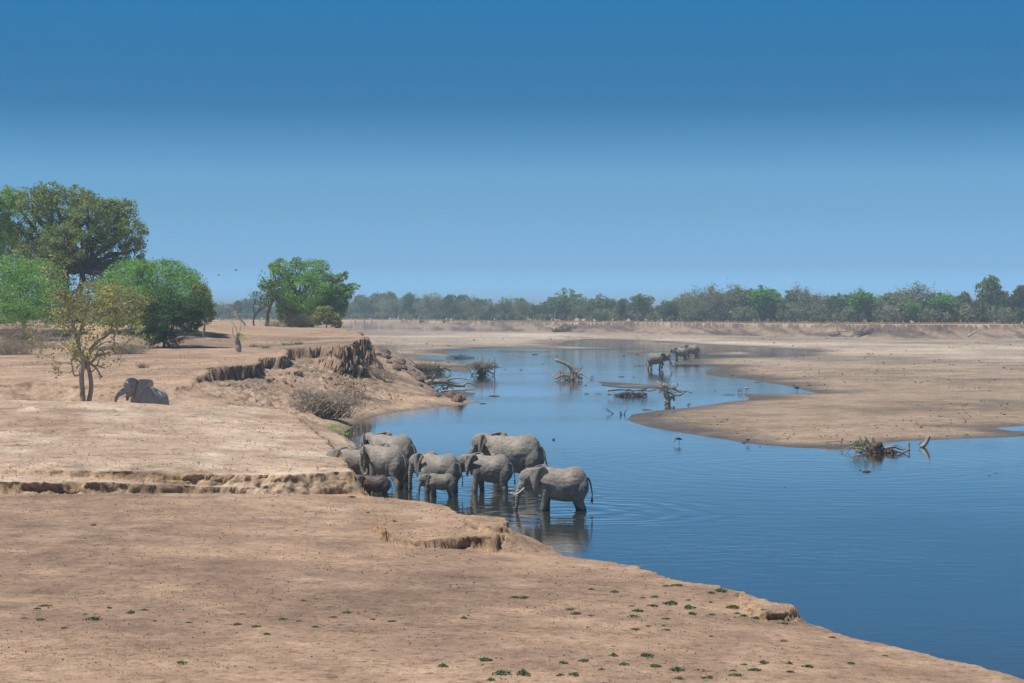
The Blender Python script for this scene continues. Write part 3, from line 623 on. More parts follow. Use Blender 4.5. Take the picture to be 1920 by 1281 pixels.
    # wrinkles and folds: real relief on the skin
    nv = len(me.vertices); co = np.empty(nv * 3, dtype=np.float32); me.vertices.foreach_get('co', co); co = co.reshape(-1, 3)
    no = np.empty(nv * 3, dtype=np.float32); me.vertices.foreach_get('normal', no); no = no.reshape(-1, 3)
    sd = int(abs(px) * 7) % 1000
    wr = -np.abs(fbm(co[:, 0] * 1.0 + co[:, 2] * .5, co[:, 2] * 1.6 - co[:, 0] * .35, 2.6, 3, sd, z=co[:, 1])) * .032 + fbm(co[:, 0], co[:, 2], 1.5, 3, sd + 3, z=co[:, 1]) * .03
    fold = np.exp(-((co[:, 0] - .42 - (co[:, 2] - 1.4) * .25) / .07) ** 2) * np.clip((1.7 - co[:, 2]) * 2, 0, 1) * np.clip((co[:, 2] - .8) * 3, 0, 1) * .05   # flank fold
    fold += np.exp(-((co[:, 0] + .52 + (co[:, 2] - 1.4) * .2) / .06) ** 2) * np.clip((2.0 - co[:, 2]) * 2, 0, 1) * np.clip((co[:, 2] - .9) * 3, 0, 1) * .045   # behind the shoulder
    tr_ = np.sin(co[:, 2] * 42) * .006 * np.clip((-2.0 - co[:, 0]) * 8, 0, 1)
    co = co + no * (wr - fold + tr_)[:, None]; me.vertices.foreach_set('co', co.ravel()); me.update()
    me.materials.clear(); me.materials.append(skin)
    # ears: African, wide at the top and tapering to a lobe
    for sgn in (1, -1):
        nu, nv_ = 12, 12; es = .85 if calf else 1.0; V = []
        ea = R(ear + 8)
        for a in range(nu + 1):
            u = a / nu                                      # 0 at the head, 1 at the rear rim
            for b in range(nv_ + 1):
                v = b / nv_                                 # 0 top, 1 bottom
                top = .38 + .10 * math.sin(u * PI * .9); bot = -.30 - .62 * (math.sin(min(1, u * 1.35 + .12) * PI) ** .8) * (1 - .25 * u)
                rim = 1.04 * (1 - .50 * v ** 1.7) * es
                zz = top + (bot - top) * v
                if u > .8: zz += (.5 - v) * -.22 * ((u - .8) / .2) ** 2 * (2.2)
                xx = u * rim + .05 * math.sin(v * 5 + sd); yy = math.sin(ea) * xx * (1 - .25 * u) + .05 * math.sin(u * 3.2 + v * 2.0) + .03 * math.sin(u * 9 + v * 6 + sd)
                V.append((-1.60 + math.cos(ea) * xx, sgn * (.40 + yy), 2.10 + zz * es))
        V = np.array(V); w = nv_ + 1; a, b = np.meshgrid(np.arange(nu), np.arange(nv_), indexing='ij'); q0 = (a * w + b).ravel()
        Qf = np.stack([q0, q0 + 1, q0 + w + 1, q0 + w], 1)
        V2 = V.copy(); V2[:, 1] -= sgn * .035; m_ = len(V); VV = HX(np.vstack([V, V2]))
        ring = [i_ for i_ in range(w)] + [a_ * w + nv_ for a_ in range(1, nu + 1)] + [nu * w + b_ for b_ in range(nv_ - 1, -1, -1)] + [a_ * w for a_ in range(nu - 1, 0, -1)]
        ring = np.array(ring); rn = np.roll(ring, -1)
        side = np.stack([ring, ring + m_, rn + m_, rn], 1)
        eo = npmesh('ear', VV, np.concatenate([Qf, Qf[:, ::-1] + m_, side]), skin, root, True)
    # eyes
    for sgn in (1, -1):
        c = HX(np.array((-1.90, sgn * .295, 2.00))); th = np.linspace(0, PI, 6); V = []
        E_ = Acc(); E_.tube(np.array([c + (0, -.04, 0), c + (0, -.02, 0), c, c + (0, .02, 0), c + (0, .04, 0)]), [.012, .035, .042, .035, .012], None, 8, up=(0, 0, 1)); E_.build('eye', M_EYE, root)
    if tusk > 0:
        for sgn in (1, -1):
            tk = catmull([(-1.98, sgn * .15, 1.62), (-2.12, sgn * .19, 1.50), (-2.12 - tusk * .55, sgn * .23, 1.40 - tusk * .12), (-2.12 - tusk, sgn * .22, 1.42)], 5)
            E_ = Acc(); E_.tube(HX(tk), np.linspace(.048, .012, len(tk)), None, 8); E_.build('tusk', M_IVORY, root)
    E_ = Acc(); tl = catmull([(1.20, 0, 2.05), (1.34, .02 + tail * .2, 1.82), (1.39 + tail * .2, tail * .5, 1.45), (1.40 + tail * .4, tail, 1.18), (1.40 + tail * .3, tail, 1.0)], 5)
    E_.tube(tl, np.linspace(.060, .018, len(tl)), None, 8); to = E_.build('tail', skin, root)
    E_ = Acc()
    for q in range(9):
        rr = random.Random(q + sd); e0 = tl[-1] + np.array((0, 0, .10)); e1 = e0 + np.array((rr.uniform(-.05, .05), rr.uniform(-.05, .05), -.22)); e2 = e0 + np.array((rr.uniform(-.09, .09), rr.uniform(-.09, .09), -.42 * rr.uniform(.7, 1.1)))
        E_.tube(np.array([e0, e1, e2]), [.016, .013, .003], None, 4)
    E_.build('tail_tuft', M_HAIR, to)
    return root

GE = 'elephants drinking and wading by the near bank'
# px,py = image place of the middle of the body on the water line
elephant('largest front elephant with white tusk, trunk down in the water, nearest the open river', 1056, 957, height=2.60, z=0, sink=.42, yaw=-3, head=-6, trunk='water', legs=(-2, 7, 5, -9), tusk=.62, ear=22, group=GE, voxel=.032)
elephant('big grey elephant standing deep in the river behind the smaller drinking ones', 967, 901, height=3.38, sink=.66, yaw=-22, head=2, turn=-8, trunk='curl', legs=(2, -3, 3, -3), tusk=0, ear=40, group=GE, voxel=.036, hump=-.03)
elephant('medium elephant with broad ear and curled trunk, in front of the big deep-standing one', 922, 922, height=2.34, sink=.28, yaw=-20, head=0, turn=6, trunk='down', legs=(-4, 5, 3, -6), tusk=.35, ear=24, group=GE, voxel=.034)
elephant('brown-dusted elephant standing over a small calf, trunk hanging into the water', 826, 928, D=108.0, height=2.42, sink=.25, yaw=-32, head=-8, trunk='down', legs=(3, -5, 4, -5), tusk=0, ear=18, group=GE, hump=.02, voxel=.034)
elephant('small calf with dried mud patches under the brown-dusted elephant', 829, 932, D=106.0, height=1.50, sink=.22, yaw=-2, head=-10, trunk='down', legs=(-8, 6, 8, -10), tusk=0, ear=28, calf=True, skin=M_SKIN_CALF, group=GE, voxel=.038)
elephant('rounded elephant in the middle of the left trio, seen half from behind', 728, 918, D=111.5, height=2.60, sink=.22, yaw=-44, head=-2, turn=4, trunk='mouth', legs=(-4, 5, 8, -12), tusk=0, ear=40, group=GE, voxel=.034, tail=.10)
elephant('rearmost elephant of the left trio, one ear flapped over its back', 738, 912, D=116.0, height=2.95, sink=.22, yaw=-36, head=3, turn=-4, trunk='mouth', legs=(2, -3, 3, -3), tusk=0, ear=48, group=GE, voxel=.036)
elephant('elephant half hidden by the earth bank at the left end of the herd', 672, 915, D=114.0, height=2.25, sink=.22, yaw=-4, head=-6, turn=-8, trunk='down', legs=(2, -4, 3, -4), tusk=.3, ear=34, group=GE, voxel=.036)
elephant('wet dark brown baby elephant at the edge of the bank', 706, 929, D=106.6, height=1.50, sink=.36, yaw=-5, head=-9, trunk='down', legs=(-6, 10, 4, -12), tusk=0, ear=26, calf=True, skin=M_SKIN_MUD, group=GE, voxel=.038, fat=1.05)
gx, gy = P(262, 745, 2.4)
elephant('elephant showing only head and shoulders in the gully behind the leafy tree', 266, 745, D=153.6, z=.85, height=3.4, yaw=50, pitch=22, head=-12, turn=2, trunk='rest', legs=(0, 0, 0, 0), tusk=.40, ear=12, skin=M_SKIN_DRY, voxel=.045)
GF = 'far elephants by the sandbank'
elephant('far elephant facing right, walking through shallow water alone', 1229, 693, height=2.75, sink=.05, yaw=180, head=-4, trunk='reach', legs=(-10, 26, 6, -14), tusk=.3, ear=25, group=GF, voxel=.06)
elephant('left of the two far elephants touching heads at the sandbank', 1277, 676, height=2.65, sink=.10, yaw=0, head=4, trunk='curl', legs=(-6, 8, 8, -14), tusk=.3, ear=25, group=GF, voxel=.06)
elephant('right of the two far elephants, standing at the tip of the sandbank', 1298, 673, height=2.85, z=.05, yaw=6, head=-4, trunk='down', legs=(10, -8, 4, -12), tusk=.3, ear=25, group=GF, voxel=.06)

# ================================================================== VEGETATION
rng = np.random.default_rng(7)
def leaves(name, C_, size, mat, parent, tint, asp=.55, flat=.0, seed=0, droop=0.0):
    """one small pointed quad per centre"""
    r = np.random.default_rng(seed); n = len(C_)
    size = np.asarray(size) * np.ones(n) * r.uniform(.6, 1.3, n)
    u = r.normal(size=(n, 3)); u[:, 2] = u[:, 2] * (1 - flat) - droop; u /= np.linalg.norm(u, axis=1)[:, None] + 1e-9
    v = r.normal(size=(n, 3)); v[:, 2] *= (1 - flat); v -= u * (u * v).sum(1)[:, None]; v /= np.linalg.norm(v, axis=1)[:, None] + 1e-9
    w = np.cross(u, v); bend = size[:, None] * .18 * w
    V = np.stack([C_ - u * size[:, None], C_ + v * size[:, None] * asp + bend, C_ + u * size[:, None], C_ - v * size[:, None] * asp + bend], 1).reshape(-1, 3)
    Q = np.arange(n * 4).reshape(n, 4)
    return npmesh(name, V, Q, mat, parent, False, {'tint': ('FACE', 'FLOAT', np.clip(tint, 0, 1))})
def crown_points(blobs, n, seed=0, sub=9, subr=.30, shell=.62, jitter=1.0, low=True):
    """blobs: (cx,cy,cz,rx,ry,rz[,weight]). Leaves gather in sub-clumps near each blob's shell, with gaps between them."""
    r = np.random.default_rng(seed); out_ = []; tn = []
    wts = np.array([b[6] if len(b) > 6 else (b[3] * b[5]) for b in blobs]); wts = wts / wts.sum()
    for b, w in zip(blobs, wts):
        m = max(8, int(n * w)); k = max(3, int(sub * (1 + 2 * (b[3] * b[5]) ** .5)))
        d = r.normal(size=(k, 3)); d[:, 2] = np.abs(d[:, 2]) * r.choice([1, 1, -1, -.7] if low else [1, 1, 1, -.6], k); d /= np.linalg.norm(d, axis=1)[:, None]
        rad = r.uniform(shell, 1.02, k) ** .8; ctr = d * rad[:, None]
        pick = r.integers(0, k, m); s_ = subr * r.uniform(.6, 1.35, k)
        off = r.normal(size=(m, 3)) * s_[pick][:, None] * .5 * jitter; off[:, 2] *= .75
        p = ctr[pick] + off; ln = np.linalg.norm(p, axis=1); p *= np.where(ln > 1.12, 1.12 / ln, 1)[:, None]
        ctn = r.normal(size=k) * .16
        out_.append(p * np.array(b[3:6]) + np.array(b[:3])); tn.append(ctn[pick])
    Pn = np.concatenate(out_); t = np.concatenate(tn)
    t = .42 + t + r.normal(size=len(t)) * .14
    return Pn, t
def wig(a, b, n, amp, r, sag=0.0):
    a = np.array(a, dtype=float); b = np.array(b, dtype=float); L_ = np.linalg.norm(b - a)
    t = np.linspace(0, 1, n)[:, None]; w = r.normal(size=(n, 3)) * amp * L_; w[0] = 0; w[-1] = 0
    p = a * (1 - t) + b * t + w; p[:, 2] += np.sin(t[:, 0] * PI) * L_ * sag
    return p
def branching(A, start, d, length, rad, depth, r, tips, spread=.6, ratio=.72, kids=(2, 3), up=.15, sides=5, gnarl=.22, minr=.004):
    p = np.array(start, dtype=float); d = np.array(d, dtype=float); d /= np.linalg.norm(d); pts = [p]; n = 4
    for i in range(n):
        d = d + r.normal(size=3) * gnarl + np.array((0, 0, up)); d /= np.linalg.norm(d); p = p + d * length / n; pts.append(p)
    r1 = max(rad * ratio, minr)
    A.tube(np.array(pts), np.linspace(rad, r1, n + 1), None, sides if rad > .03 else 3, cap=False)
    if depth <= 0: tips.append((p, d)); return
    k = r.integers(kids[0], kids[1] + 1)
    for i in range(k):
        q = r.normal(size=3); q -= d * (q @ d); q /= np.linalg.norm(q) + 1e-9
        nd = d + q * spread * r.uniform(.6, 1.4)
        branching(A, pts[-1] if i < 2 else pts[-2], nd, length * ratio * r.uniform(.75, 1.2), r1 * (1.0 if k < 3 else .85), depth - 1, r, tips, spread, ratio, kids, up, sides, gnarl, minr)
def add_sticks(A, centre, n, length, rad, r, flat=.3, R_=(1, 1, .3), taper=.4):
    for i in range(n):
        c = np.array(centre) + r.normal(size=3) * np.array(R_) * .5; d = r.normal(size=3); d[2] *= flat; d /= np.linalg.norm(d)
        L_ = length * r.uniform(.4, 1.2); p = wig(c - d * L_ / 2, c + d * L_ / 2, 5, .05, r); rr = rad * r.uniform(.4, 1.2)
        A.tube(p, np.linspace(rr, rr * taper, 5), None, 5)

def px_blob(px, py, rx, ry, D, dy=0, depth=None, w=None):
    """ellipsoid given by its place in the photo at distance D: radii in photo pixels"""
    c = PD(px, py, D + dy); k = (D + dy) / F; b = [c[0], c[1], c[2], rx * k, (depth if depth is not None else rx * k), ry * k]
    if w: b.append(w)
    return tuple(b)
def gbase(px, py, z0):
    x, y = P(px, py, z0); return x, y
def plant(name, label, cat, px, D, group=None):
    x = (px - 960) / F * D; y = D; z = ground_z(x, y)
    return empty(name, (x, y, z - .05), 0, label, cat, group), np.array((x, y, z - .05))
def local(blobs, o): return [(b[0] - o[0], b[1] - o[1], b[2] - o[2], *b[3:]) for b in blobs]
def broad_tree(label, px, D, blobs_px, nleaf, lsize, mleaf, mbark, trunk_r, seed, name='tree', cat='tree', group=None, trunks=None, sub=9, subr=.30, yellow=0, shell=.62, top_px=None, flat=0, limb_r=.35, droop=0, twigs=0):
    root, o = plant(name, label, cat, px, D, group); r = np.random.default_rng(seed)
    B = local([px_blob(*b[:4], D, *(b[4:])) for b in blobs_px], o)
    Pn, t = crown_points(B, nleaf, seed, sub, subr, shell)
    if yellow:
        yc = fbm(Pn[:, 0], Pn[:, 2], .55, 3, seed, z=Pn[:, 1] * .6); t = t + np.clip(yc * 2.4 - .35, 0, 1) * yellow
    leaves('crown', Pn, lsize, mleaf, root, t, seed=seed, flat=flat, droop=droop)
    A = Acc(); cz = np.mean([b[2] for b in B])
    forks = trunks or [(0, 0)]
    for (fx, lean) in forks:
        h0 = max(.5, min(b[2] - b[5] for b in B) + .25 * cz); base = np.array((fx, 0, -.3)); top = np.array((fx + lean, 0, h0))
        A.tube(wig(base, top, 6, .03, r), np.linspace(trunk_r * 1.25, trunk_r * .75, 6), None, 8)
        for b in B:
            e = np.array(b[:3]) + np.array((0, 0, b[5] * .2)); p = wig(top, e, 7, .045, r, .05); rr = trunk_r * limb_r * r.uniform(.8, 1.3)
            A.tube(p, np.linspace(trunk_r * .7, rr * .45, 7), None, 6)
            for _ in range(3):
                d = r.normal(size=3); d /= np.linalg.norm(d); q = e + d * np.array(b[3:6]) * .85; A.tube(wig(p[r.integers(3, 7)], q, 5, .07, r), np.linspace(rr * .45, .02, 5), None, 4)
    for _ in range(twigs):
        b = B[r.integers(len(B))]; d = r.normal(size=3); d[1] = -abs(d[1]); d /= np.linalg.norm(d); s0 = np.array(b[:3]) + d * np.array(b[3:6]) * .4; s1 = np.array(b[:3]) + d * np.array(b[3:6]) * 1.12
        A.tube(wig(s0, s1, 5, .1, r), np.linspace(.05, .015, 5), None, 4)
    A.build('trunk', mbark, root)
    return root

# --- tall tree and companions on the upper left terrace
broad_tree('tallest broad olive-green tree with yellow patches and dark forked trunk at the left', 145, 300,
    [(60, 382, 42, 34, -3), (20, 375, 30, 26, 2), (10, 450, 40, 40, 4), (35, 440, 48, 40, 3), (110, 400, 48, 44), (140, 370, 30, 22, 2), (90, 360, 30, 20), (165, 410, 42, 44, -3), (160, 375, 26, 20), (205, 430, 42, 42), (225, 395, 32, 26, 2), (240, 440, 34, 44), (250, 475, 24, 32, 1), (120, 455, 50, 40, -5), (190, 480, 40, 30, 3), (70, 480, 48, 34), (120, 510, 30, 30, 2), (205, 390, 24, 18), (30, 500, 40, 30, 2), (85, 520, 36, 30, 3), (215, 505, 30, 26, 2), (175, 520, 24, 20, 4), (262, 500, 12, 20)],
    52000, .17, M_L_TREE, M_BARK_DARK, .55, 11, yellow=.40, sub=12, subr=.26, shell=.5, trunks=[(0, .8), (-.5, -1.2)], limb_r=.5)
broad_tree('pale green tree crown cut off by the left edge of the picture', -22, 292,
    [(-30, 400, 40, 50), (5, 380, 22, 34), (0, 440, 28, 40), (-40, 470, 50, 50)], 14000, .16, M_L_CENTRE, M_BARK_DARK, .4, 12, yellow=.3, subr=.26)
broad_tree('rounded vine-covered green thicket at the left edge', 45, 262,
    [(20, 520, 44, 40, -2), (75, 530, 46, 42), (-10, 540, 40, 46), (50, 560, 60, 40, -4), (100, 560, 30, 36), (0, 580, 50, 30), (60, 592, 60, 22, -3)], 34000, .125, M_L_VINE, M_BARK_DARK, .3, 13, name='thicket', cat='thicket', sub=18, subr=.30, shell=.74, droop=.3, twigs=16)
broad_tree('large dome-shaped vine-covered green thicket right of the tall tree', 290, 266,
    [(250, 530, 52, 42, 2), (300, 525, 62, 38), (340, 555, 50, 50), (230, 560, 46, 40), (370, 580, 30, 32, -2), (268, 512, 26, 24, -3), (322, 508, 24, 16, 2), (205, 540, 26, 30, -3), (248, 600, 40, 18, -3), (290, 575, 70, 40, -4), (215, 592, 36, 20, -2)], 46000, .125, M_L_VINE, M_BARK_DARK, .3, 14, name='thicket', cat='thicket', sub=20, subr=.28, shell=.76, droop=.3, twigs=24)
broad_tree('mixed yellow and green bush with bare pale twigs below the dome-shaped thicket', 215, 246,
    [(180, 555, 40, 26, 2), (225, 560, 36, 28), (265, 572, 34, 24), (150, 575, 30, 22), (240, 590, 40, 20), (190, 590, 40, 22)], 11000, .13, M_L_YEL, M_BARK_PALE, .14, 15, name='bush', cat='bush', subr=.30, yellow=.2, twigs=70)
broad_tree('dark leafy green bush standing on the terrace right of the gully', 308, 246,
    [(310, 570, 40, 28, 1), (340, 580, 34, 30), (290, 595, 26, 30), (320, 600, 34, 24), (355, 600, 26, 24), (290, 630, 20, 22), (325, 636, 20, 16), (372, 572, 26, 26)], 17000, .135, M_L_DARK, M_BARK_DARK, .2, 16, name='bush', cat='bush', subr=.28, sub=14, yellow=.15, twigs=12)
broad_tree('yellow-tinged bush hanging over a pale dead stem at the right end of the thicket', 384, 262,
    [(380, 560, 18, 24), (388, 585, 16, 20), (372, 545, 12, 14)], 4200, .13, M_L_YEL, M_BARK_PALE, .16, 17, name='bush', cat='bush', subr=.34, twigs=14)
# --- single tree on the point of the terrace
broad_tree('bright green spreading tree with ragged arms near the end of the terrace', 560, 352,
    [(530, 505, 24, 20, -2), (556, 492, 12, 10), (515, 500, 12, 9), (590, 512, 34, 26), (570, 545, 44, 34, -3), (615, 545, 32, 34), (525, 545, 30, 22), (500, 535, 16, 12), (640, 520, 12, 8), (630, 560, 24, 28), (662, 538, 13, 7), (648, 548, 16, 16), (600, 575, 40, 18), (545, 575, 26, 16), (648, 512, 5, 4), (540, 585, 20, 22, 2), (572, 600, 26, 13, -1), (585, 592, 34, 20, -1), (618, 582, 30, 24, 1)],
    40000, .15, M_L_CENTRE, M_BARK, .42, 18, sub=16, subr=.26, shell=.66, trunks=[(0.8, 0), (-1.6, -.3), (2.2, .3)], yellow=.12, droop=.2)
broad_tree('pale olive bush leaning at the foot of the spreading tree', 612, 345,
    [(610, 590, 22, 16), (625, 598, 16, 14), (590, 600, 18, 9), (632, 608, 10, 7)], 7000, .13, M_L_YEL, M_BARK, .12, 19, name='bush', cat='bush', subr=.3)
def bare_tree(label, px, D, h, r0, seed, name='dead_tree', mbark=None, depth=4, spread=.7, group=None, lean=(0, 0), nleaf=0, mleaf=None, trunks=1, lsize=.1, cat='tree', ratio=.72, up=.1, kids=(2, 3), first=.42):
    root, o = plant(name, label, cat, px, D, group); r = np.random.default_rng(seed); A = Acc(); tips = []
    for k in range(trunks):
        branching(A, ((k - (trunks - 1) / 2) * r0 * 3, 0, -.2), (lean[0] + r.normal() * .1, lean[1], 1), h * first, r0, depth, r, tips, spread, ratio, kids, up)
    A.build('trunk', mbark or M_BARK_PALE, root)
    if nleaf:
        T_ = np.array([t[0] for t in tips]); pk = r.integers(0, len(T_), nleaf); Pn = T_[pk] + r.normal(size=(nleaf, 3)) * lsize * 2.6
        leaves('crown', Pn, lsize, mleaf, root, .45 + r.normal(size=nleaf) * .2, seed=seed)
    return root
bare_tree('thin half-bare tree with leaning pale trunk left of the spreading tree', 500, 348, 7.4, .42, 21, mbark=M_BARK, lean=(-.1, 0), nleaf=1500, mleaf=M_L_DARK, lsize=.15, spread=.75, name='tree')
bare_tree('slender dark bare stem with few leaves beside the half-bare tree', 478, 350, 6.0, .16, 22, mbark=M_BARK_DARK, lean=(.05, 0), nleaf=500, mleaf=M_L_DARK, lsize=.14, depth=3)
def stump():
    D = 228; root, o = plant('tree_stump', 'broken pale stump with one green sprig standing alone on the terrace', 'stump', 445, D); r = np.random.default_rng(23); A = Acc(); L_ = lambda a, b, d=0: PD(a, b, D + d) - o
    for pts, ra, rb in (([(446, 671), (447, 655), (443, 640), (445, 624)], .34, .20), ([(448, 671, .2), (450, 652, .2), (447, 636, .1), (449, 626, 0)], .22, .10), ([(444, 640), (437, 628), (436, 612)], .07, .03), ([(446, 630), (441, 612), (430, 600)], .05, .02), ([(448, 628), (452, 610), (451, 598)], .04, .015), ([(443, 668), (436, 662), (434, 655)], .08, .03)):
        c = catmull([L_(*p) for p in pts], 4); A.tube(c, np.linspace(ra, rb, len(c)) * r.uniform(.8, 1.2, len(c)), None, 7)
    A.build('trunk', M_BARK_PALE, root); leaves('crown', r.normal(size=(70, 3)) * .22 + L_(453, 630), .10, M_L_VINE, root, .6 + r.normal(size=70) * .15, seed=2)
stump()
bare_tree('pale dead branch leaning left from the half-bare tree', 462, 346, 5.2, .15, 24, lean=(-.9, 0), depth=3, name='dead_branch', cat='branch', spread=.6)

# --- leafy tree standing in front of the gully
def front_tree():
    D = 151.5; root, o = plant('tree', 'small leafy tree with twin grey trunks and pale crooked limbs beside the gully', 'tree', 157, D); r = np.random.default_rng(31); A = Acc(); tips = []
    k = D / F
    def L_(px, py, d=0): c = PD(px, py, D + d); return c - o
    segs = [([(156, 758), (154, 730), (153, 700), (157, 680), (150, 662), (146, 640)], .22, .15), ([(166, 757, .3), (171, 725, .4), (168, 700, .4), (164, 678, .2), (170, 655, .3)], .19, .13),
            ([(147, 645), (140, 620), (132, 596), (126, 575), (118, 545)], .17, .05), ([(146, 640), (152, 615, -.5), (160, 590, -.6), (168, 560, -.8)], .16, .06), ([(170, 655, .3), (185, 640, .6), (205, 625, 1), (212, 600, 1.2), (222, 580, 1)], .15, .04),
            ([(165, 665), (185, 648, -.8), (205, 640, -1), (232, 645, -1.2), (250, 632, -1.5)], .12, .03), ([(146, 640), (128, 622, .5), (108, 612, .6), (85, 628, .8), (62, 650, 1)], .10, .02), ([(140, 620), (118, 606, .8), (100, 580, 1), (96, 565, 1)], .10, .02),
            ([(152, 615), (175, 600, .5), (200, 590, .8), (228, 570, 1.2), (240, 590, 1)], .10, .03), ([(155, 700), (140, 704, -.3), (136, 690, -.5), (132, 672, -.6)], .09, .05), ([(168, 700), (180, 690, .3), (188, 670, .4), (196, 655, .3)], .06, .02),
            ([(118, 545), (112, 530), (108, 520)], .05, .02), ([(150, 662), (130, 655, -.6), (112, 640, -.9), (100, 648, -1)], .08, .02)]
    for pts, ra, rb in segs:
        c = catmull([L_(*p) for p in pts], 4); A.tube(c, np.linspace(ra, rb, len(c)), None, 8 if ra > .15 else 5)
        m = len(c)
        for q in range(4 if ra < .2 else 0):
            i = r.integers(m // 2, m); branching(A, c[i], r.normal(size=3) + (0, 0, .3), .9, rb * .9 + .008, 2, r, tips, .7, .7, (2, 3), .05, 4)
    A.build('trunk', M_BARK_PALE, root)
    T_ = np.array([t[0] for t in tips]); T_ = T_[T_[:, 2] > 2.6]
    cl = [L_(x, y, d) for x, y, d in ((120, 570, 0), (140, 560, .6), (165, 555, -.6), (185, 560, .7), (150, 590, -1), (180, 585, .4), (205, 575, .9), (125, 600, .6), (165, 612, -.8), (195, 605, .9), (140, 625, -.5), (130, 650, -.4), (180, 635, .7), (205, 620, .5), (215, 600, .8), (170, 575, 1), (100, 585, .5), (225, 575, .6), (150, 545, .5), (195, 548, .2))]
    P1 = np.concatenate([np.array(c)[None] + r.normal(size=(85, 3)) * (.52, .65, .36) for c in cl]); P2 = T_[r.integers(0, len(T_), 1500)] + r.normal(size=(1500, 3)) * .20
    Pn = np.concatenate([P1, P2]); t = .42 + r.normal(size=len(Pn)) * .22 + np.clip(fbm(Pn[:, 0], Pn[:, 2], .9, 2, 8) * .6, -.2, .4)
    leaves('crown', Pn, .105, M_L_YEL, root, t, asp=.7, seed=31)
front_tree()

# --- dry brush
def brush(label, px, D, w, h, n, seed, group=None, name='dry_bush', rad=.02, mat=None, lean=0, cat='dry bush', depth=.6):
    root, o = plant(name, label, cat, px, D, group); r = np.random.default_rng(seed); A = Acc()
    for i in range(n):
        a = r.uniform(0, 2 * PI); s0 = np.array((r.normal() * w * .22, r.normal() * w * .22 * depth, -.05)); e = np.array((math.cos(a) * w * r.uniform(.2, .55) + lean * h, math.sin(a) * w * .5 * depth * r.uniform(.2, 1), h * r.uniform(.35, 1.0)))
        p = wig(s0, s0 + e, 5, .09, r, .12); A.tube(p, np.linspace(rad * r.uniform(.6, 1.4), rad * .25, 5), None, 3, cap=False)
        for _ in range(2):
            q = p[r.integers(2, 5)]; A.tube(wig(q, q + r.normal(size=3) * (w * .14, w * .14, h * .16), 3, .08, r), [rad * .6, rad * .4, rad * .2], None, 3, cap=False)
    o2 = A.build('twigs', mat or M_DRIFT, root); o2['kind'] = 'stuff'; return root
brush('reddish dry bush at the left edge below the vine thicket', 42, 250, 6.5, 3.0, 420, 41, mat=M_DRIFT)
brush('grey dry scrub on the slope at the left edge, below the reddish bush', 25, 236, 6.0, 1.8, 300, 42)
brush('low dry scrub between the leafy bush and the pale tree crown', 240, 232, 5.0, 1.5, 240, 43)
brush('grey tangled bush under the spreading tree', 556, 340, 5.0, 2.4, 260, 44, mat=M_DRIFT_DARK)
brush('small dry bush at the foot of the slender stems', 520, 342, 4.0, 1.5, 120, 45)
brush('large collapsed heap of dead brushwood on the shore below the cliffs', 600, 170, 4.6, 2.3, 300, 46, rad=.04, lean=.3, mat=M_DRIFT, name='brush_pile', cat='brushwood')
brush('grey-purple dead bush on the slope above the brushwood heap', 585, 186, 3.6, 1.7, 110, 47, rad=.025)
brush('small green-brown shrub on the ground behind the gully elephant', 268, 190, 1.1, .7, 40, 48, rad=.02, mat=M_DRIFT_DARK)
brush('bare twiggy bush below the tall right-hand cliff', 710, 236, 3.5, 1.7, 110, 49, rad=.022)
brush('bare twigs along the shore beyond the cliff', 722, 290, 5, 1.8, 90, 50, rad=.02)
def leafpatch(name, label, cat, px, D, w, h, n, size, mat, seed, group=None, tn=.45):
    root, o = plant(name, label, cat, px, D, group); r = np.random.default_rng(seed)
    Pn = r.normal(size=(n, 3)) * (w / 2, w / 2, h / 3); Pn[:, 2] = np.abs(Pn[:, 2]) + .04
    b = leaves('leaves', Pn, size, mat, root, tn + r.normal(size=n) * .2, seed=seed); b['kind'] = 'stuff'; return root
leafpatch('water_plant', 'bright green water plants at the foot of the brushwood heap', 'plant', 617, 161, 1.6, .25, 420, .07, M_L_VINE, 51, tn=.75)
leafpatch('water_plant', 'second green patch of water plants, right of the larger one', 'plant', 641, 160, .7, .2, 140, .06, M_L_VINE, 52, tn=.75)
for i, (px, D, w) in enumerate(((478, 245, 1.2), (540, 245, 1.6), (560, 246, 1.0), (498, 238, 1.0), (580, 222, 1.6), (602, 224, 1.8), (585, 214, 1.0))):
    leafpatch('weed_clump', 'green weed clump on the terrace edge above or on the cliffs', 'weed', px, D, w * .7, w * .5, 160, .08, M_L_DARK, 60 + i, 'green weeds near the cliff edge')

# ================================================================== FAR TREE LINE
def proto_round(seed, mat, n=2600, h=10, w=9, gaps=.3, flat=False, low=.28, ls=.26):
    r = np.random.default_rng(seed); B = []
    for i in range(9 if not flat else 7):
        a = r.uniform(0, 2 * PI); rr = r.uniform(0, .34) * w; zz = r.uniform(low + .12, .80) * h if not flat else r.uniform(.72, .86) * h
        if flat: rr = r.uniform(.1, .42) * w
        B.append((math.cos(a) * rr, math.sin(a) * rr, zz, w * r.uniform(.17, .26), w * r.uniform(.17, .26), (w * .19 if not flat else h * .09) * r.uniform(.8, 1.2)))
    Pn, t = crown_points(B, n, seed, 7, gaps, .45); A = Acc()
    A.tube(wig((0, 0, -.4), (r.normal() * .5, 0, h * .35), 5, .04, r), np.linspace(.3, .22, 5), None, 6)
    for b in B: A.tube(wig((0, 0, h * .3), b[:3], 5, .06, r, .04), np.linspace(.18, .05, 5), None, 4)
    return Pn, t, A, mat, ls
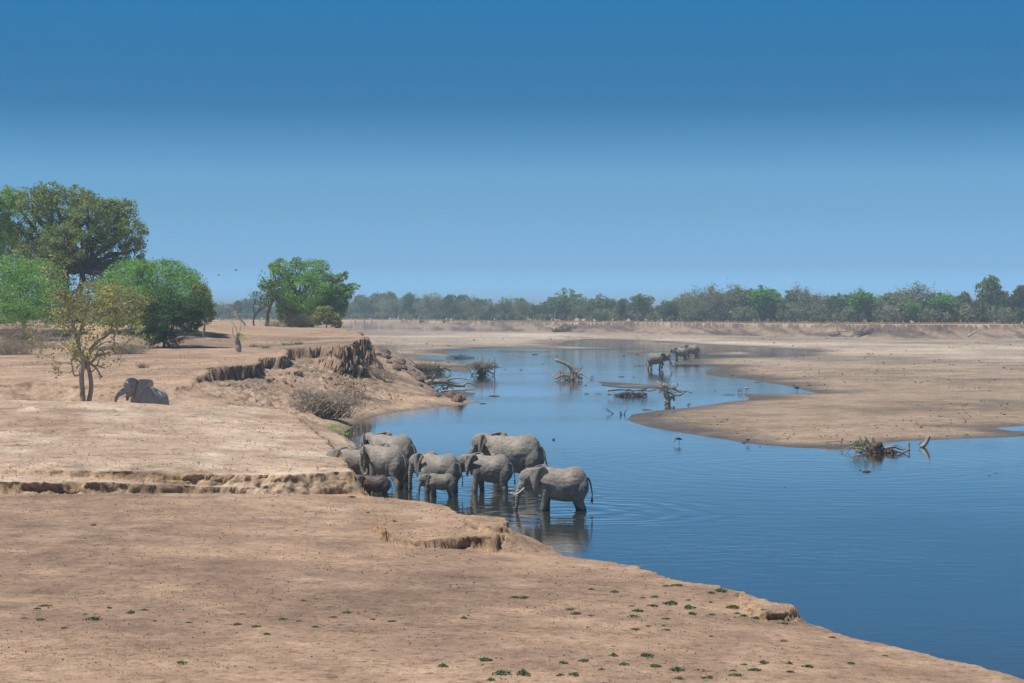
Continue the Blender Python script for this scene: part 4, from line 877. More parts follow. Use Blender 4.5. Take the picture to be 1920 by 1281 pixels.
def proto_bare(seed, mat, h=10, n=900, spread=.55, ls=.20, depth=5):
    r = np.random.default_rng(seed); A = Acc(); tips = []
    for q in range(2): branching(A, (r.normal() * .4, 0, -.4), (r.normal() * .25, r.normal() * .25, 1), h * .22, .2, depth, r, tips, spread, .80, (2, 3), .07, 4, .16, .022)
    T_ = np.array([t[0] for t in tips]); pk = r.integers(0, len(T_), n); Pn = T_[pk] * np.array((1, 1, 1)) + r.normal(size=(n, 3)) * .5; Pn[: n // 3] *= r.uniform(.45, 1, (n // 3, 1))
    s_ = h / max(T_[:, 2].max(), 1); Pn *= s_
    A.V = [v * s_ for v in A.V]
    return Pn, .45 + r.normal(size=n) * .2, A, mat, ls
def proto_shrub(seed, mat, n=1100, h=4, w=6):
    r = np.random.default_rng(seed); B = [(r.uniform(-.35, .35) * w, r.uniform(-.3, .3) * w, h * r.uniform(.35, .65), w * r.uniform(.14, .24), w * r.uniform(.14, .24), h * r.uniform(.22, .36)) for _ in range(7)]
    Pn, t = crown_points(B, n, seed, 6, .45, .3); A = Acc()
    for b in B:
        for _ in range(4): A.tube(wig((r.normal() * .3, r.normal() * .3, -.2), np.array(b[:3]) + r.normal(size=3) * np.array(b[3:]) * .8, 4, .08, r), np.linspace(.07, .02, 4), None, 3)
    return Pn, t, A, mat, .22
def make_proto(p, name, bark):
    Pn, t, A, mat, ls = p; hh = 4.0 if name == 'shrub' else 10.0; fz = hh / np.percentile(Pn[:, 2], 99.3); Pn = Pn * (1, 1, fz); A.V = [v * (1, 1, fz) for v in A.V]; root = bpy.data.objects.new(name, None); COL.objects.link(root); root.empty_display_size = .3
    leaves('crown', Pn, ls, mat, root, t, seed=int(len(Pn)) % 97, asp=.7)
    A.build('trunk', bark, root); return root
PR = {
    'G': [make_proto(proto_round(101 + k, M_L_FARG, 3000), 'tree', M_BARK) for k in range(3)],
    'D': [make_proto(proto_round(111 + k, M_L_FARD, 3000), 'tree', M_BARK_DARK) for k in range(3)],
    'B': [make_proto(proto_round(121 + k, M_L_FARB, 3600, gaps=.26), 'tree', M_BARK_DARK) for k in range(2)],
    'F': [make_proto(proto_round(131 + k, M_L_FARG, 2200, flat=True), 'tree', M_BARK) for k in range(2)],
    'N': [make_proto(proto_bare(141 + k, M_L_GREY, n=2200 + 500 * k), 'tree', M_BARK) for k in range(4)],
    'S': [make_proto(proto_shrub(151 + k, M_L_GREY), 'shrub', M_BARK) for k in range(3)],
    'T': [make_proto(proto_shrub(161 + k, M_L_FARD), 'shrub', M_BARK_DARK) for k in range(2)],
}
USED = {}
KIND = {'G': 'rounded mid-green tree', 'D': 'dark green dense tree', 'B': 'bright green full-crowned tree', 'F': 'flat-topped green tree', 'N': 'grey nearly leafless tree', 'S': 'grey-brown scrubby bush', 'T': 'dark green low bush'}
def bank_front(px):
    return np.interp(px, [300, 640, 900, 1100, 1300, 1500, 1700, 1920, 2400], [1160, 1150, 955, 845, 755, 725, 672, 662, 640])
def bank_z(px): return np.interp(px, [300, 900, 1300, 1900, 3000], [3.7, 4.2, 4.8, 4.95, 5.0])
frr = random.Random(5)
def far_tree(kind, px, top, wpx=None, back=14, label=None, group=None, z0=None):
    D = bank_front(px) + back; k = F / D; z = bank_z(px); zt = H - (top - HOR) / k; h = max(1.5, zt - z)
    src = frr.choice(PR[kind]); key = src.name; o = src if key not in USED else copy_tree(src); USED[key] = 1
    basis = 4.0 if kind in 'ST' else 10.0; w0 = 6.0 if kind in 'ST' else 9.0
    sz = h / basis; sw = (wpx / k / w0) if wpx else sz * frr.uniform(.9, 1.25)
    o.location = ((px - 960) / F * D, D, z - .15); o.scale = (sw, sw, sz); o.rotation_euler = (0, 0, frr.uniform(0, 2 * PI))
    tag(o, label, 'bush' if kind in 'ST' else 'tree', group)
    return o
HERO = [('F', 863 + 30, 566, 34, 12, 'small flat-topped green tree left of centre on the far bank'),
        ('G', 1060, 543, 92, 18, 'broad dome-crowned tree, half grey half green, at the centre of the far bank'),
        ('G', 1112, 553, 66, 26, 'green tree directly right of the broad dome-crowned one'),
        ('D', 1165, 560, 34, 10, 'dark bushy tree with crown down to the ground, left of the tall rounded one'),
        ('G', 1205, 552, 54, 22, 'tall rounded olive tree above the far bank, left of the two far elephants'),
        ('D', 1256, 567, 54, 16, 'low wide dark green tree behind the two far elephants'),
        ('N', 1312, 534, 60, 12, 'pale grey-green feathery tree rising above its neighbours'),
        ('N', 1385, 534, 60, 30, 'grey bare tree right of the feathery tree'),
        ('G', 1352, 548, 64, 24, 'mid-green tree between feathery tree and bare tree'),
        ('B', 1432, 540, 78, 10, 'bright green leafy tree right of centre, above a pale dead branch'),
        ('N', 1507, 536, 52, 16, 'tall grey hazy tree right of the bright green leafy one'),
        ('N', 1605, 542, 30, 34, 'thin bare treetop showing behind the rich green tree'),
        ('D', 1565, 552, 46, 26, 'dark olive tree left of the rich green one'),
        ('B', 1612, 546, 66, 8, 'rich green compact tree, brightest in the right half'),
        ('N', 1718, 532, 84, 30, 'wide grey leafless tree against the sky at the right'),
        ('B', 1768, 553, 70, 12, 'light green spreading tree below the wide leafless one'),
        ('B', 1706, 566, 40, 9, 'small light green tree left of the light green spreading one'),
        ('G', 1806, 548, 44, 16, 'green tree just left of the high open-crowned one'),
        ('G', 1854, 519, 62, 20, 'highest tree with open rounded crown near the right edge'),
        ('D', 1846, 560, 60, 10, 'dark green tree under the highest open-crowned one'),
        ('D', 1912, 536, 50, 22, 'dark tree cut by the right edge of the picture'),
        ('T', 1129, 586, 32, 5, 'round dark green bush standing alone on the far bank edge'),
        ('G', 1545, 590, 24, 4, 'small green bush-like tree low on the right bank')]
for h_ in HERO: far_tree(h_[0], h_[1], h_[2], h_[3], h_[4], h_[5])
PROF = ([300, 400, 480, 560, 650, 690, 740, 800, 860, 900, 960, 1000, 1040, 1100, 1150, 1200, 1250, 1300, 1400, 1500, 1600, 1700, 1800, 1920, 2200], [566, 568, 572, 574, 573, 559, 560, 560, 563, 572, 570, 573, 566, 564, 572, 566, 574, 558, 552, 556, 562, 560, 562, 556, 556])
MARKS = [(420, 'the tree gap left of the spreading tree'), (560, 'the near spreading tree'), (690, 'the end of the near terrace'), (780, 'the far left channel'), (893, 'the small flat-topped tree'), (975, 'the gap before the dome-crowned tree'), (1060, 'the dome-crowned tree'), (1129, 'the lone round bush'), (1205, 'the tall rounded olive tree'), (1256, 'the low wide dark tree'), (1312, 'the feathery tree'), (1385, 'the grey bare tree'),
         (1432, 'the bright green leafy tree'), (1507, 'the tall grey hazy tree'), (1565, 'the dark olive tree'), (1612, 'the rich green compact tree'), (1665, 'the gap beside the rich green tree'), (1718, 'the wide leafless tree'), (1768, 'the light green spreading tree'), (1806, 'the tree by the highest crown'), (1854, 'the highest open-crowned tree'), (1912, 'the tree at the right edge')]
def where_(px):
    m = min(MARKS, key=lambda q: abs(q[0] - px)); d = px - m[0]
    if px < 380: return ' hidden behind the left thickets'
    if px > 1935: return ' beyond the right edge of the picture'
    return (' by ' if abs(d) < 9 else ' just left of ' if d < 0 else ' just right of ') + m[1]
px = 240.0
while px < 2150:
    k = 1.0 if px > 1000 else .62
    kind = frr.choice('NNGDGD' if px < 1000 else 'NGGDDG')
    top = np.interp(px, *PROF) + frr.uniform(-12, 6)
    far_tree(kind, px, top, None, frr.uniform(30, 85), 'background ' + KIND[kind] + where_(px), 'background trees of the far tree line')
    px += frr.uniform(9, 18) * k
px = 240.0
while px < 2150:
    kind = frr.choice('SSSTD' if px < 1150 else 'SSSST')
    base = np.interp(px, [300, 900, 1300, 1920], [599, 602, 606, 608]); top = base - frr.uniform(12, 30) * np.interp(px, [300, 900, 1300, 2000], [.5, .6, 1.2, 1.5])
    far_tree(kind, px, top, None, frr.uniform(6, 30), KIND[kind] + where_(px), 'bushes along the far bank')
    px += frr.uniform(10, 19) * (.62 if px < 1000 else .9)
for ks in PR.values():
    for q in ks:
        if q.name not in USED:
            for ch in list(q.children): bpy.data.objects.remove(ch)
            bpy.data.objects.remove(q)
# hidden ridge of woodland far behind, so that no horizon gap shows between the trunks
def woodland():
    r = np.random.default_rng(77); n = 42000; u = r.uniform(-.42, .42, n); D = r.uniform(900, 1700, n) + np.interp(u * F + 960, [0, 900, 1900], [430, 300, 0]); X = u * D; Z = 4.2 + np.abs(r.normal(size=n)) * 2.2 * (1 + .5 * vn(X * .03, D * .02, None, 3))
    o = leaves('woodland', np.stack([X, D, np.minimum(Z, 12)], 1), .95, M_L_FARD, None, .4 + r.normal(size=n) * .2, asp=.8, seed=5); tag(o, 'hazy distant woodland mass behind the far tree line', None, None, 'stuff')
woodland()
# straw-coloured grass on top of the far bank
def bank_grass():
    r = np.random.default_rng(78); n = 40000; px_ = r.uniform(-200, 2200, n); D = bank_front(px_) + np.abs(r.normal(size=n)) * 5 + 1.5; X = (px_ - 960) / F * D
    keep = fbm(X, D, .04, 3, 9) > -.25; X = X[keep]; D = D[keep]; Z = bank_z(px_[keep]) + r.uniform(0, .5, len(X)) + .05
    o = leaves('dry_grass', np.stack([X, D, Z], 1), .27, M_STRAW, None, .5 + r.normal(size=len(X)) * .22, asp=.35, seed=6); tag(o, 'straw-coloured dry grass along the top of the far bank', None, None, 'stuff')
bank_grass()

# ------------------------------------------------------------------ haze
def haze():
    m, n, o = new_mat('haze_air'); v = N(n, 'ShaderNodeVolumePrincipled'); v.inputs['Color'].default_value = (.66, .85, 1.0, 1); v.inputs['Density'].default_value = HAZE; v.inputs['Anisotropy'].default_value = 0.0
    n.links.new(v.outputs[0], o.inputs['Volume'])
    x0, x1, y0, y1, z0, z1 = -7200, 7200, -3200, 8200, -2.4, 34.0
    V = [(x0, y0, z0), (x1, y0, z0), (x1, y1, z0), (x0, y1, z0), (x0, y0, z1), (x1, y0, z1), (x1, y1, z1), (x0, y1, z1)]
    Q = [[0, 3, 2, 1], [4, 5, 6, 7], [0, 1, 5, 4], [1, 2, 6, 5], [2, 3, 7, 6], [3, 0, 4, 7]]
    b = npmesh('haze', V, np.array(Q), m); tag(b, 'thin blue heat haze over the whole river plain', None, None, 'stuff')
HAZE = .00036
haze()

# ================================================================== DRIFTWOOD, WEEDS, BIRDS, LITTER
def place(name, label, cat, px, py, z=0.0, group=None, dz=0.0, yaw=0):
    x, y = P(px, py, z); return empty(name, (x, y, z + dz), yaw, label, cat, group), np.array((x, y, z + dz)), y / F
def gnarl(A, pts, r0, r1, r, side=8):
    c = catmull(pts, 5); rad = np.linspace(r0, r1, len(c)) * r.uniform(.85, 1.18, len(c)); A.tube(c, rad, None, side)
def tangle(A, r, w, h, n, rad, cz=.1, depth=.5, droop=.0):
    for i in range(n):
        a = np.array((r.uniform(-.5, .5) * w, r.uniform(-.5, .5) * w * depth, cz + r.uniform(0, 1) * h * .5)); d = r.normal(size=3) * (w * .28, w * .22, h * .35); p = wig(a - d, a + d, 5, .09, r); p[:, 2] = np.maximum(p[:, 2], -.1)
        A.tube(p, np.linspace(rad, rad * .35, 5) * r.uniform(.5, 1.4), None, 5)
def drift(label, px, py, fn, seed, z=0.0, mat=None, name='driftwood', cat='driftwood', group=None, parts=None):
    root, o, k = place(name, label, cat, px, py, z, group); r = np.random.default_rng(seed); L_ = lambda x, y, d=0: (((x - px) * k), d, (py - y) * k)
    fn(root, r, L_, k); return root
def f_horn(root, r, L, k):
    A = Acc(); gnarl(A, [L(1072, 716), L(1074, 700), L(1070, 690), L(1060, 682), L(1041, 675)], .30, .20, r); A.build('trunk', M_DRIFT, root)
    A = Acc(); gnarl(A, [L(1074, 704), L(1083, 697, -.2), L(1092, 687, -.3)], .16, .08, r); gnarl(A, [L(1070, 706), L(1055, 704, -.3), L(1040, 710, -.4)], .22, .14, r); gnarl(A, [L(1076, 706), L(1082, 692, .4), L(1078, 690, .5)], .16, .12, r); tangle(A, r, 3.2, 1.4, 38, .07); A.build('roots', M_DRIFT, root)
drift('pale weathered trunk curving up like a horn from its roots in mid river', 1070, 713, f_horn, 1)
def f_nest(root, r, L, k):
    A = Acc(); gnarl(A, [L(904, 703), L(905, 690), L(903, 664)], .10, .04, r, 5); gnarl(A, [L(926, 706, .4), L(928, 690, .4), L(926, 663, .4)], .10, .05, r, 5); gnarl(A, [L(888, 705, .2), L(876, 690, .3)], .05, .02, r, 4); gnarl(A, [L(884, 704), L(880, 694)], .05, .02, r, 4); A.build('stem', M_DRIFT, root)
    A = Acc(); tangle(A, r, 3.0, 1.2, 150, .045, L(0, 690)[2], .6); A.build('debris', M_DRIFT, root)['kind'] = 'stuff'
    A = Acc(); gnarl(A, [L(908, 705), L(900, 697, -.3), L(910, 690, -.2)], .45, .30, r); tangle(A, r, 1.7, 1.2, 30, .06, .1); A.build('roots', M_DRIFT_DARK, root)
drift('tall snag holding a raft of flood debris like a nest above the water', 905, 704, f_nest, 2)
def f_heap(root, r, L, k):
    A = Acc(); tangle(A, r, 5.2, 1.4, 70, .07, .05, .5); gnarl(A, [L(765, 697), L(785, 690, .2), L(800, 693)], .14, .07, r); gnarl(A, [L(790, 690), L(775, 680), L(766, 673)], .07, .04, r); gnarl(A, [L(820, 695), L(836, 691), L(846, 698)], .16, .09, r); gnarl(A, [L(760, 692), L(752, 684)], .06, .03, r, 5); A.build('roots', M_DRIFT_DARK, root)
    A = Acc(); tangle(A, r, 3.0, 1.8, 130, .025, .5, .5); A.build('twigs', M_DRIFT, root)['kind'] = 'stuff'
drift('dark heap of roots and twigs stranded in shallow water left of the snag', 802, 700, f_heap, 3)
def f_logs(root, r, L, k):
    A = Acc(); gnarl(A, [L(776, 724), L(800, 718), L(830, 716), L(850, 722), L(872, 724)], .40, .16, r); A.build('log', M_DRIFT, root)
    A = Acc(); gnarl(A, [L(775, 716), L(783, 722), L(796, 724)], .42, .3, r); tangle(A, r, 3.0, 1.2, 26, .07, .1); A.build('roots', M_DRIFT_DARK, root)
    A = Acc(); gnarl(A, [L(835, 714), L(856, 709), L(876, 712)], .14, .06, r, 6); gnarl(A, [L(815, 717), L(812, 708), L(817, 702)], .12, .07, r, 6); gnarl(A, [L(865, 724), L(878, 718), L(889, 722)], .14, .06, r, 6); A.build('branch', M_DRIFT, root)
drift('long forked grey logs with a dark root plate lying on the shore spit', 826, 728, f_logs, 4, .12)
def f_log2(root, r, L, k):
    A = Acc(); gnarl(A, [L(828, 734), L(850, 732), L(875, 731), L(889, 731)], .13, .06, r); gnarl(A, [L(852, 733), L(866, 737), L(878, 738)], .12, .06, r); A.build('log', M_DRIFT, root)
drift('thin low log at the waterline just below the long forked logs', 855, 737, f_log2, 5, .03)
def f_raft(root, r, L, k):
    A = Acc(); tangle(A, r, 2.6, .45, 44, .05, .0, .4); gnarl(A, [L(1140, 733), L(1165, 731), L(1190, 733), L(1214, 729)], .09, .04, r, 6); gnarl(A, [L(1160, 742), L(1185, 738), L(1214, 740)], .12, .05, r, 6); gnarl(A, [L(1200, 732), L(1222, 733), L(1240, 727)], .07, .03, r, 5); gnarl(A, [L(1128, 722), L(1160, 726), L(1200, 728), L(1236, 727)], .08, .04, r, 5); A.build('branches', M_DRIFT_DARK, root)
drift('low raft of tangled branches floating left of the gnarled stump', 1180, 743, f_raft, 6)
def f_stump(root, r, L, k):
    A = Acc(); gnarl(A, [L(1250, 757), L(1253, 748), L(1248, 738), L(1250, 726), L(1243, 722)], .34, .20, r, 10); A.build('trunk', M_BARK_PALE, root)
    A = Acc(); gnarl(A, [L(1250, 730), L(1262, 728), L(1274, 735), L(1286, 733), L(1298, 737)], .14, .05, r, 6); gnarl(A, [L(1252, 735), L(1268, 742), L(1280, 739), L(1285, 735)], .10, .05, r, 6); gnarl(A, [L(1248, 732), L(1238, 734), L(1233, 740)], .07, .03, r, 5); tangle(A, r, 1.7, .9, 30, .05, 1.5, .5); gnarl(A, [L(1254, 750), L(1262, 744), L(1264, 752)], .16, .10, r, 6); A.build('branches', M_DRIFT, root)
drift('gnarled pale stump with tangled branches at the end of the narrow sand strip', 1252, 757, f_stump, 7)
def f_y(a):
    def f(root, r, L, k):
        A = Acc()
        for s in a: gnarl(A, [L(*q) for q in s], .05, .025, r, 5)
        A.build('stick', M_DRIFT_DARK, root)
    return f
drift('forked black stick poking out of calm water, left of a pair', 1143, 776, f_y([[(1150, 776), (1143, 771), (1136, 765)], [(1142, 771), (1137, 771)]]), 8, name='stick', cat='stick')
drift('crooked thin twigs rising from calm water right of the forked stick', 1166, 778, f_y([[(1162, 779), (1165, 774), (1162, 770)], [(1167, 778), (1161, 773)], [(1170, 776), (1176, 766)], [(1170, 776), (1173, 780)]]), 9, name='stick', cat='stick')
drift('small looped root sticking up in the water right of the horn-like trunk', 1111, 711, f_y([[(1108, 712), (1109, 706), (1113, 706), (1114, 712)], [(1111, 712), (1111, 707)]]), 10, name='root', cat='root')
drift('bent twig beside the sandbank tip with small fork', 1291, 762, f_y([[(1288, 759), (1294, 756)], [(1290, 762), (1293, 758), (1296, 761)]]), 11, name='stick', cat='stick')
drift('short curled root in the narrow inlet, left one of two', 1388, 737, f_y([[(1385, 736), (1386, 730), (1391, 730), (1391, 737)], [(1386, 734), (1391, 734)]]), 12, name='root', cat='root')
def f_near(root, r, L, k):
    A = Acc(); gnarl(A, [L(1632, 848), L(1640, 838), L(1650, 836, -.3)], .42, .28, r); tangle(A, r, 2.2, .35, 26, .05, .02, .4); A.build('roots', M_DRIFT_DARK, root)
    A = Acc(); gnarl(A, [L(1600, 840), L(1620, 842), L(1648, 845)], .10, .06, r, 6); gnarl(A, [L(1650, 847), L(1652, 838), L(1650, 836)], .13, .10, r, 6); gnarl(A, [L(1652, 842), L(1675, 838), L(1690, 843), L(1697, 841)], .10, .04, r, 6); gnarl(A, [L(1640, 832), L(1636, 822), L(1638, 820)], .10, .06, r, 6); gnarl(A, [L(1630, 832), L(1624, 822), L(1621, 817)], .06, .03, r, 5); tangle(A, r, 2.4, .3, 22, .04, .02, .4); A.build('branches', M_DRIFT, root)
    b = leaves('leaves', r.normal(size=(160, 3)) * (.45, .3, .15) + np.array(L(1615, 832)), .08, M_L_DARK, root, .5 + r.normal(size=160) * .2, seed=3); b['kind'] = 'stuff'
drift('tangled root mass with a few green leaves at the edge of the near sandbank', 1645, 849, f_near, 13)
def f_post(root, r, L, k):
    A = Acc(); gnarl(A, [L(1726, 839), L(1735, 832), L(1741, 820), L(1743, 818)], .16, .13, r, 8); A.build('trunk', M_BARK_PALE, root)
    A = Acc(); gnarl(A, [L(1730, 836), L(1726, 828)], .04, .02, r, 5); gnarl(A, [L(1728, 836), L(1722, 832)], .04, .02, r, 5); gnarl(A, [L(1731, 834), L(1733, 826)], .04, .02, r, 5); A.build('branch', M_DRIFT_DARK, root)
drift('short leaning pale stump in the water right of the tangled root mass', 1728, 839, f_post, 14, name='tree_stump', cat='stump')
def f_snag1(root, r, L, k): A = Acc(); gnarl(A, [L(1704, 843), L(1704, 836), L(1705, 829)], .10, .06, r, 6); A.build('stem', M_DRIFT, root)
drift('tiny upright snag between the root mass and the leaning stump', 1704, 842, f_snag1, 15, name='snag', cat='snag')
def f_snag2(root, r, L, k): A = Acc(); gnarl(A, [L(1577, 832), L(1578, 826), L(1580, 821)], .08, .06, r, 6); gnarl(A, [L(1548, 829), L(1562, 828), L(1576, 828)], .05, .03, r, 5); A.build('stem', M_DRIFT, root)
drift('little pale peg and flat stick on the near sandbank edge', 1577, 831, f_snag2, 16, .2, name='snag', cat='snag')
def lump(name, label, cat, px, py, w, h, mat, seed, z=0, group=None):
    x, y = P(px, py, z); k = y / F; w = w * k / 2; h = h * k; r = np.random.default_rng(seed); n = 7; A = Acc(); xs = np.linspace(-w, w, n)
    p = np.stack([xs, r.normal(size=n) * w * .05, np.full(n, h * .15)], 1); rad = np.maximum(h * .9 * np.sin(np.linspace(.12, PI - .12, n)) * r.uniform(.7, 1.15, n), .02); A.tube(p, rad * .6, rad, 7)
    o = A.build(name, mat); o.location = (x, y, z); return tag(o, label, cat, group)
lump('floating_log', 'dark floating snag with raised end, alone in open water at the right', 'log', 1625, 885, 16, 5, M_DRIFT_DARK, 1)
lump('floating_log', 'small dark knob in the water left of the floating snag', 'log', 1613, 882, 4, 3, M_DRIFT_DARK, 2)
lump('boulder', 'lone round brown knob in the water beyond the big deep-standing elephant', 'rock', 1038, 825, 5, 6, M_DRIFT_DARK, 3)
for i, (a, b, w, h) in enumerate(((927, 743, 21, 4), (905, 757, 12, 3), (1100, 739, 10, 3), (1143, 740, 9, 3), (1122, 739, 12, 1.6), (1165, 707, 13, 3), (1188, 707, 3, 3), (1213, 769, 20, 3), (1098, 723, 5, 2), (1086, 721, 5, 2), (977, 694, 5, 3), (1003, 665, 12, 3), (1045, 668, 4, 2), (1170, 667, 4, 4), (1195, 665, 6, 2), (1018, 683, 3, 2), (1366, 741, 24, 2.2), (1420, 717, 14, 2), (1340, 733, 3, 3), (1178, 731, 12, 3), (947, 693, 3, 3), (1600, 865, 4, 2), (1855, 892, 4, 3), (1472, 914, 2, 4), (1395, 831, 7, 4), (1425, 838, 3, 3), (1868, 887, 6, 1.5))):
    lump('floating_debris', 'small dark scrap of flotsam lying on the river surface', 'flotsam', a, b, w, h * .7, M_DRIFT_DARK, 20 + i, 0, 'scraps of flotsam on the river')
def f_mat(root, r, L, k):
    b = leaves('leaves', r.normal(size=(500, 3)) * (1.3, .5, .12) + (0, 0, .12), .09, M_L_DARK, root, .5 + r.normal(size=500) * .2, seed=4); b['kind'] = 'stuff'
    A = Acc(); tangle(A, r, 3.0, .6, 20, .05); gnarl(A, [L(863, 670), L(864, 662)], .08, .04, r, 5); A.build('twigs', M_DRIFT_DARK, root)['kind'] = 'stuff'
drift('low mat of green weed and twigs floating behind the debris-laden snag', 866, 672, f_mat, 17, name='weed_mat', cat='weeds')
drift('green tuft of grass among the dark stranded root heap', 825, 699, lambda root, r, L, k: leaves('leaves', np.abs(r.normal(size=(260, 3))) * (.7, .5, .25) - (.3, .2, 0), .09, M_L_VINE, root, .6 + r.normal(size=260) * .2, seed=5).__setitem__('kind', 'stuff'), 18, name='grass_tuft', cat='grass')
# far bank debris
def far_stick(label, pts, z, px, py, rad=.2, seed=0, cat='branch', name='dead_branch'):
    root, o, k = place(name, label, cat, px, py, z); r = np.random.default_rng(seed); A = Acc()
    for s in pts: gnarl(A, [((a - px) * k, d * .5, (py - b) * k) for d, (a, b) in enumerate(s)], rad, rad * .35, r, 5)
    A.build('branch', M_BARK_PALE, root)
far_stick('pale dead branch fallen over the edge of the far bank', [[(1527, 612), (1520, 602)], [(1523, 606), (1515, 601)]], 3.0, 1525, 613, .3, 1)
far_stick('fallen trunk sloping down the far bank near the right edge', [[(1815, 631), (1830, 623), (1842, 618)]], 1.2, 1828, 632, .45, 2, 'log', 'fallen_trunk')
far_stick('small dead tree lying against the far bank, right of centre', [[(1565, 621), (1575, 612), (1580, 606)], [(1575, 612), (1583, 610)]], 1.8, 1572, 622, .3, 3)
far_stick('dead branches on the sand in front of the far bank', [[(1625, 662), (1632, 664), (1640, 665)], [(1636, 664), (1638, 660)]], .35, 1632, 666, .12, 4)
for i, (a, b, w, h, t) in enumerate(((1062, 623, 5, 2.2, 'left'), (1098, 623, 3.6, 3, 'middle'), (1588, 633, 5, 2, 'right'), (1632, 634, 4.5, 3.2, 'rightmost'))):
    x, y = P(a, b, .3); root = empty('brush_pile', (x, y, .2), 0, 'dark heap of flood brushwood at the foot of the far bank, ' + t + ' of four', 'brushwood', 'brushwood heaps at the foot of the far bank'); r = np.random.default_rng(90 + i); A = Acc(); tangle(A, r, w * 1.6, h * 1.2, 90, .13, .1, .5); A.build('twigs', M_DRIFT_DARK, root)['kind'] = 'stuff'

# --- clods at the shore below the cliffs and earth lumps
CLOD = []
def clods():
    r = np.random.default_rng(200)
    spots = [(r.uniform(700, 860), r.uniform(700, 752)) for _ in range(26)]
    for i in range(26):
        t = r.uniform(0, 1); a = 695 + t * 165 + r.normal() * 8; b = 705 + t * 38 + r.normal() * 4
        x, y = P(a, b, .5); z = ground_z(x, y)
        if z < .05: continue
        s = r.uniform(.35, 1.0) * (1.1 - t * .4)
        me_v = []; nu, nv = 9, 6
        for u in range(nv + 1):
            for v in range(nu):
                th = PI * u / nv; ph = 2 * PI * v / nu; me_v.append((math.sin(th) * math.cos(ph), math.sin(th) * math.sin(ph), math.cos(th) * .7))
        V = np.array(me_v); V *= (1 + fbm(V[:, 0] + i * 3, V[:, 1], 1.4, 3, i, z=V[:, 2])[:, None] * .9) * s
        q = np.array([[u * nu + v, (u + 1) * nu + v, (u + 1) * nu + (v + 1) % nu, u * nu + (v + 1) % nu] for u in range(nv) for v in range(nu)])
        o = npmesh('earth_clod', V, q, M_CLOD, None, False); o.location = (x, y, z + s * .15); tag(o, 'dark clod of fallen earth on the slope between cliff and spit', 'clod', 'fallen earth clods below the cliffs')
M_CLOD = mat_plain('fallen_earth', (.19, .14, .11), .95, .1, .35, 3)
clods()
def blocks():
    r = np.random.default_rng(210)
    for i in range(60):
        a = r.uniform(400, 660); b = r.uniform(700, 745) if a > 500 else r.uniform(712, 738); z = 2.4
        for _ in range(4): x, y = P(a, b, z); z = ground_z(x, y)
        if abs((H - z) * F / y + HOR - b) > 7 or z < .3: continue
        s = r.uniform(.14, .48); V = np.array([(X_, Y_, Z_) for X_ in (-1, 0, 1) for Y_ in (-1, 0, 1) for Z_ in (-1, 0, 1) if (X_, Y_, Z_) != (0, 0, 0)], dtype=float)
        V = V / np.linalg.norm(V, axis=1)[:, None] ** .6 * (1 + r.normal(size=(len(V), 1)) * .12) * (s, s * r.uniform(.6, 1.2), s * r.uniform(.5, .8))
        bm = bmesh.new(); [bm.verts.new(v) for v in V]; bmesh.ops.convex_hull(bm, input=bm.verts); me = bpy.data.meshes.new('earth_block'); bm.to_mesh(me); bm.free(); me.materials.append(M_BLOCK)
        o = bpy.data.objects.new('earth_block', me); COL.objects.link(o); o.location = (x, y, z + s * .12); o.rotation_euler = tuple(r.uniform(0, 6, 3) * (.15, .15, 1)); tag(o, 'angular brown block of earth broken from the cliff, lying on the rubble slope', 'earth block', 'earth blocks fallen from the cliffs')
M_BLOCK = mat_plain('earth_block_soil', (.34, .24, .165), .95, .1, .3, 3)
blocks()

# --- small green weeds on the foreground (photo places)
WEEDS = [(965, 1121, 8), (982, 1122, 10), (1108, 1106, 9), (1152, 1111, 10), (1250, 1100, 8), (1270, 1099, 12), (1334, 1113, 9), (1352, 1110, 14), (1205, 1122, 6), (1228, 1120, 8), (1290, 1126, 6), (1225, 1137, 12), (1257, 1134, 14), (1292, 1141, 14), (1333, 1130, 6), (1068, 1144, 10), (1080, 1152, 10), (1108, 1155, 8),
         (1184, 1137, 6), (1196, 1147, 12), (1187, 1157, 12), (1248, 1161, 9), (1298, 1153, 9), (1335, 1153, 8), (1374, 1141, 12), (1382, 1151, 7), (1395, 1156, 8), (1417, 1160, 10), (1430, 1144, 6), (1469, 1170, 12), (1191, 1181, 8), (1215, 1175, 6), (1243, 1174, 7), (1250, 1182, 9), (1333, 1194, 6), (1470, 1203, 8),
         (910, 1239, 14), (940, 1265, 18), (980, 1266, 18), (920, 1276, 10), (1055, 1244, 12), (1095, 1240, 12), (1050, 1267, 10), (1077, 1267, 12), (1150, 1230, 10), (1170, 1247, 12), (1213, 1232, 14), (1128, 1256, 8), (1228, 1250, 12), (1270, 1258, 14), (1275, 1274, 10), (1326, 1272, 14), (1395, 1247, 7), (1380, 1267, 14), (1415, 1258, 12), (1432, 1244, 11), (1480, 1245, 9), (1515, 1251, 14), (1482, 1261, 8), (1375, 1258, 8),
         (85, 1137, 12), (70, 1142, 8), (15, 1189, 5), (75, 1163, 9), (45, 1160, 7), (175, 1163, 14), (160, 1152, 6), (245, 1150, 9), (270, 1145, 8), (340, 1244, 12), (355, 1168, 7), (445, 1172, 9), (480, 1176, 9), (530, 1162, 9), (568, 1127, 8), (650, 1150, 9), (625, 1158, 8), (735, 1166, 10), (700, 1162, 6), (590, 1176, 8), (830, 1250, 14), (120, 1178, 8), (205, 1141, 6), (560, 1165, 7), (455, 1152, 6), (500, 1190, 7), (290, 1165, 6), (1595, 1245, 8), (1560, 1196, 7), (1660, 1230, 7), (870, 1160, 8), (740, 978, 6), (690, 962, 5), (660, 933, 9), (175, 986, 6)]
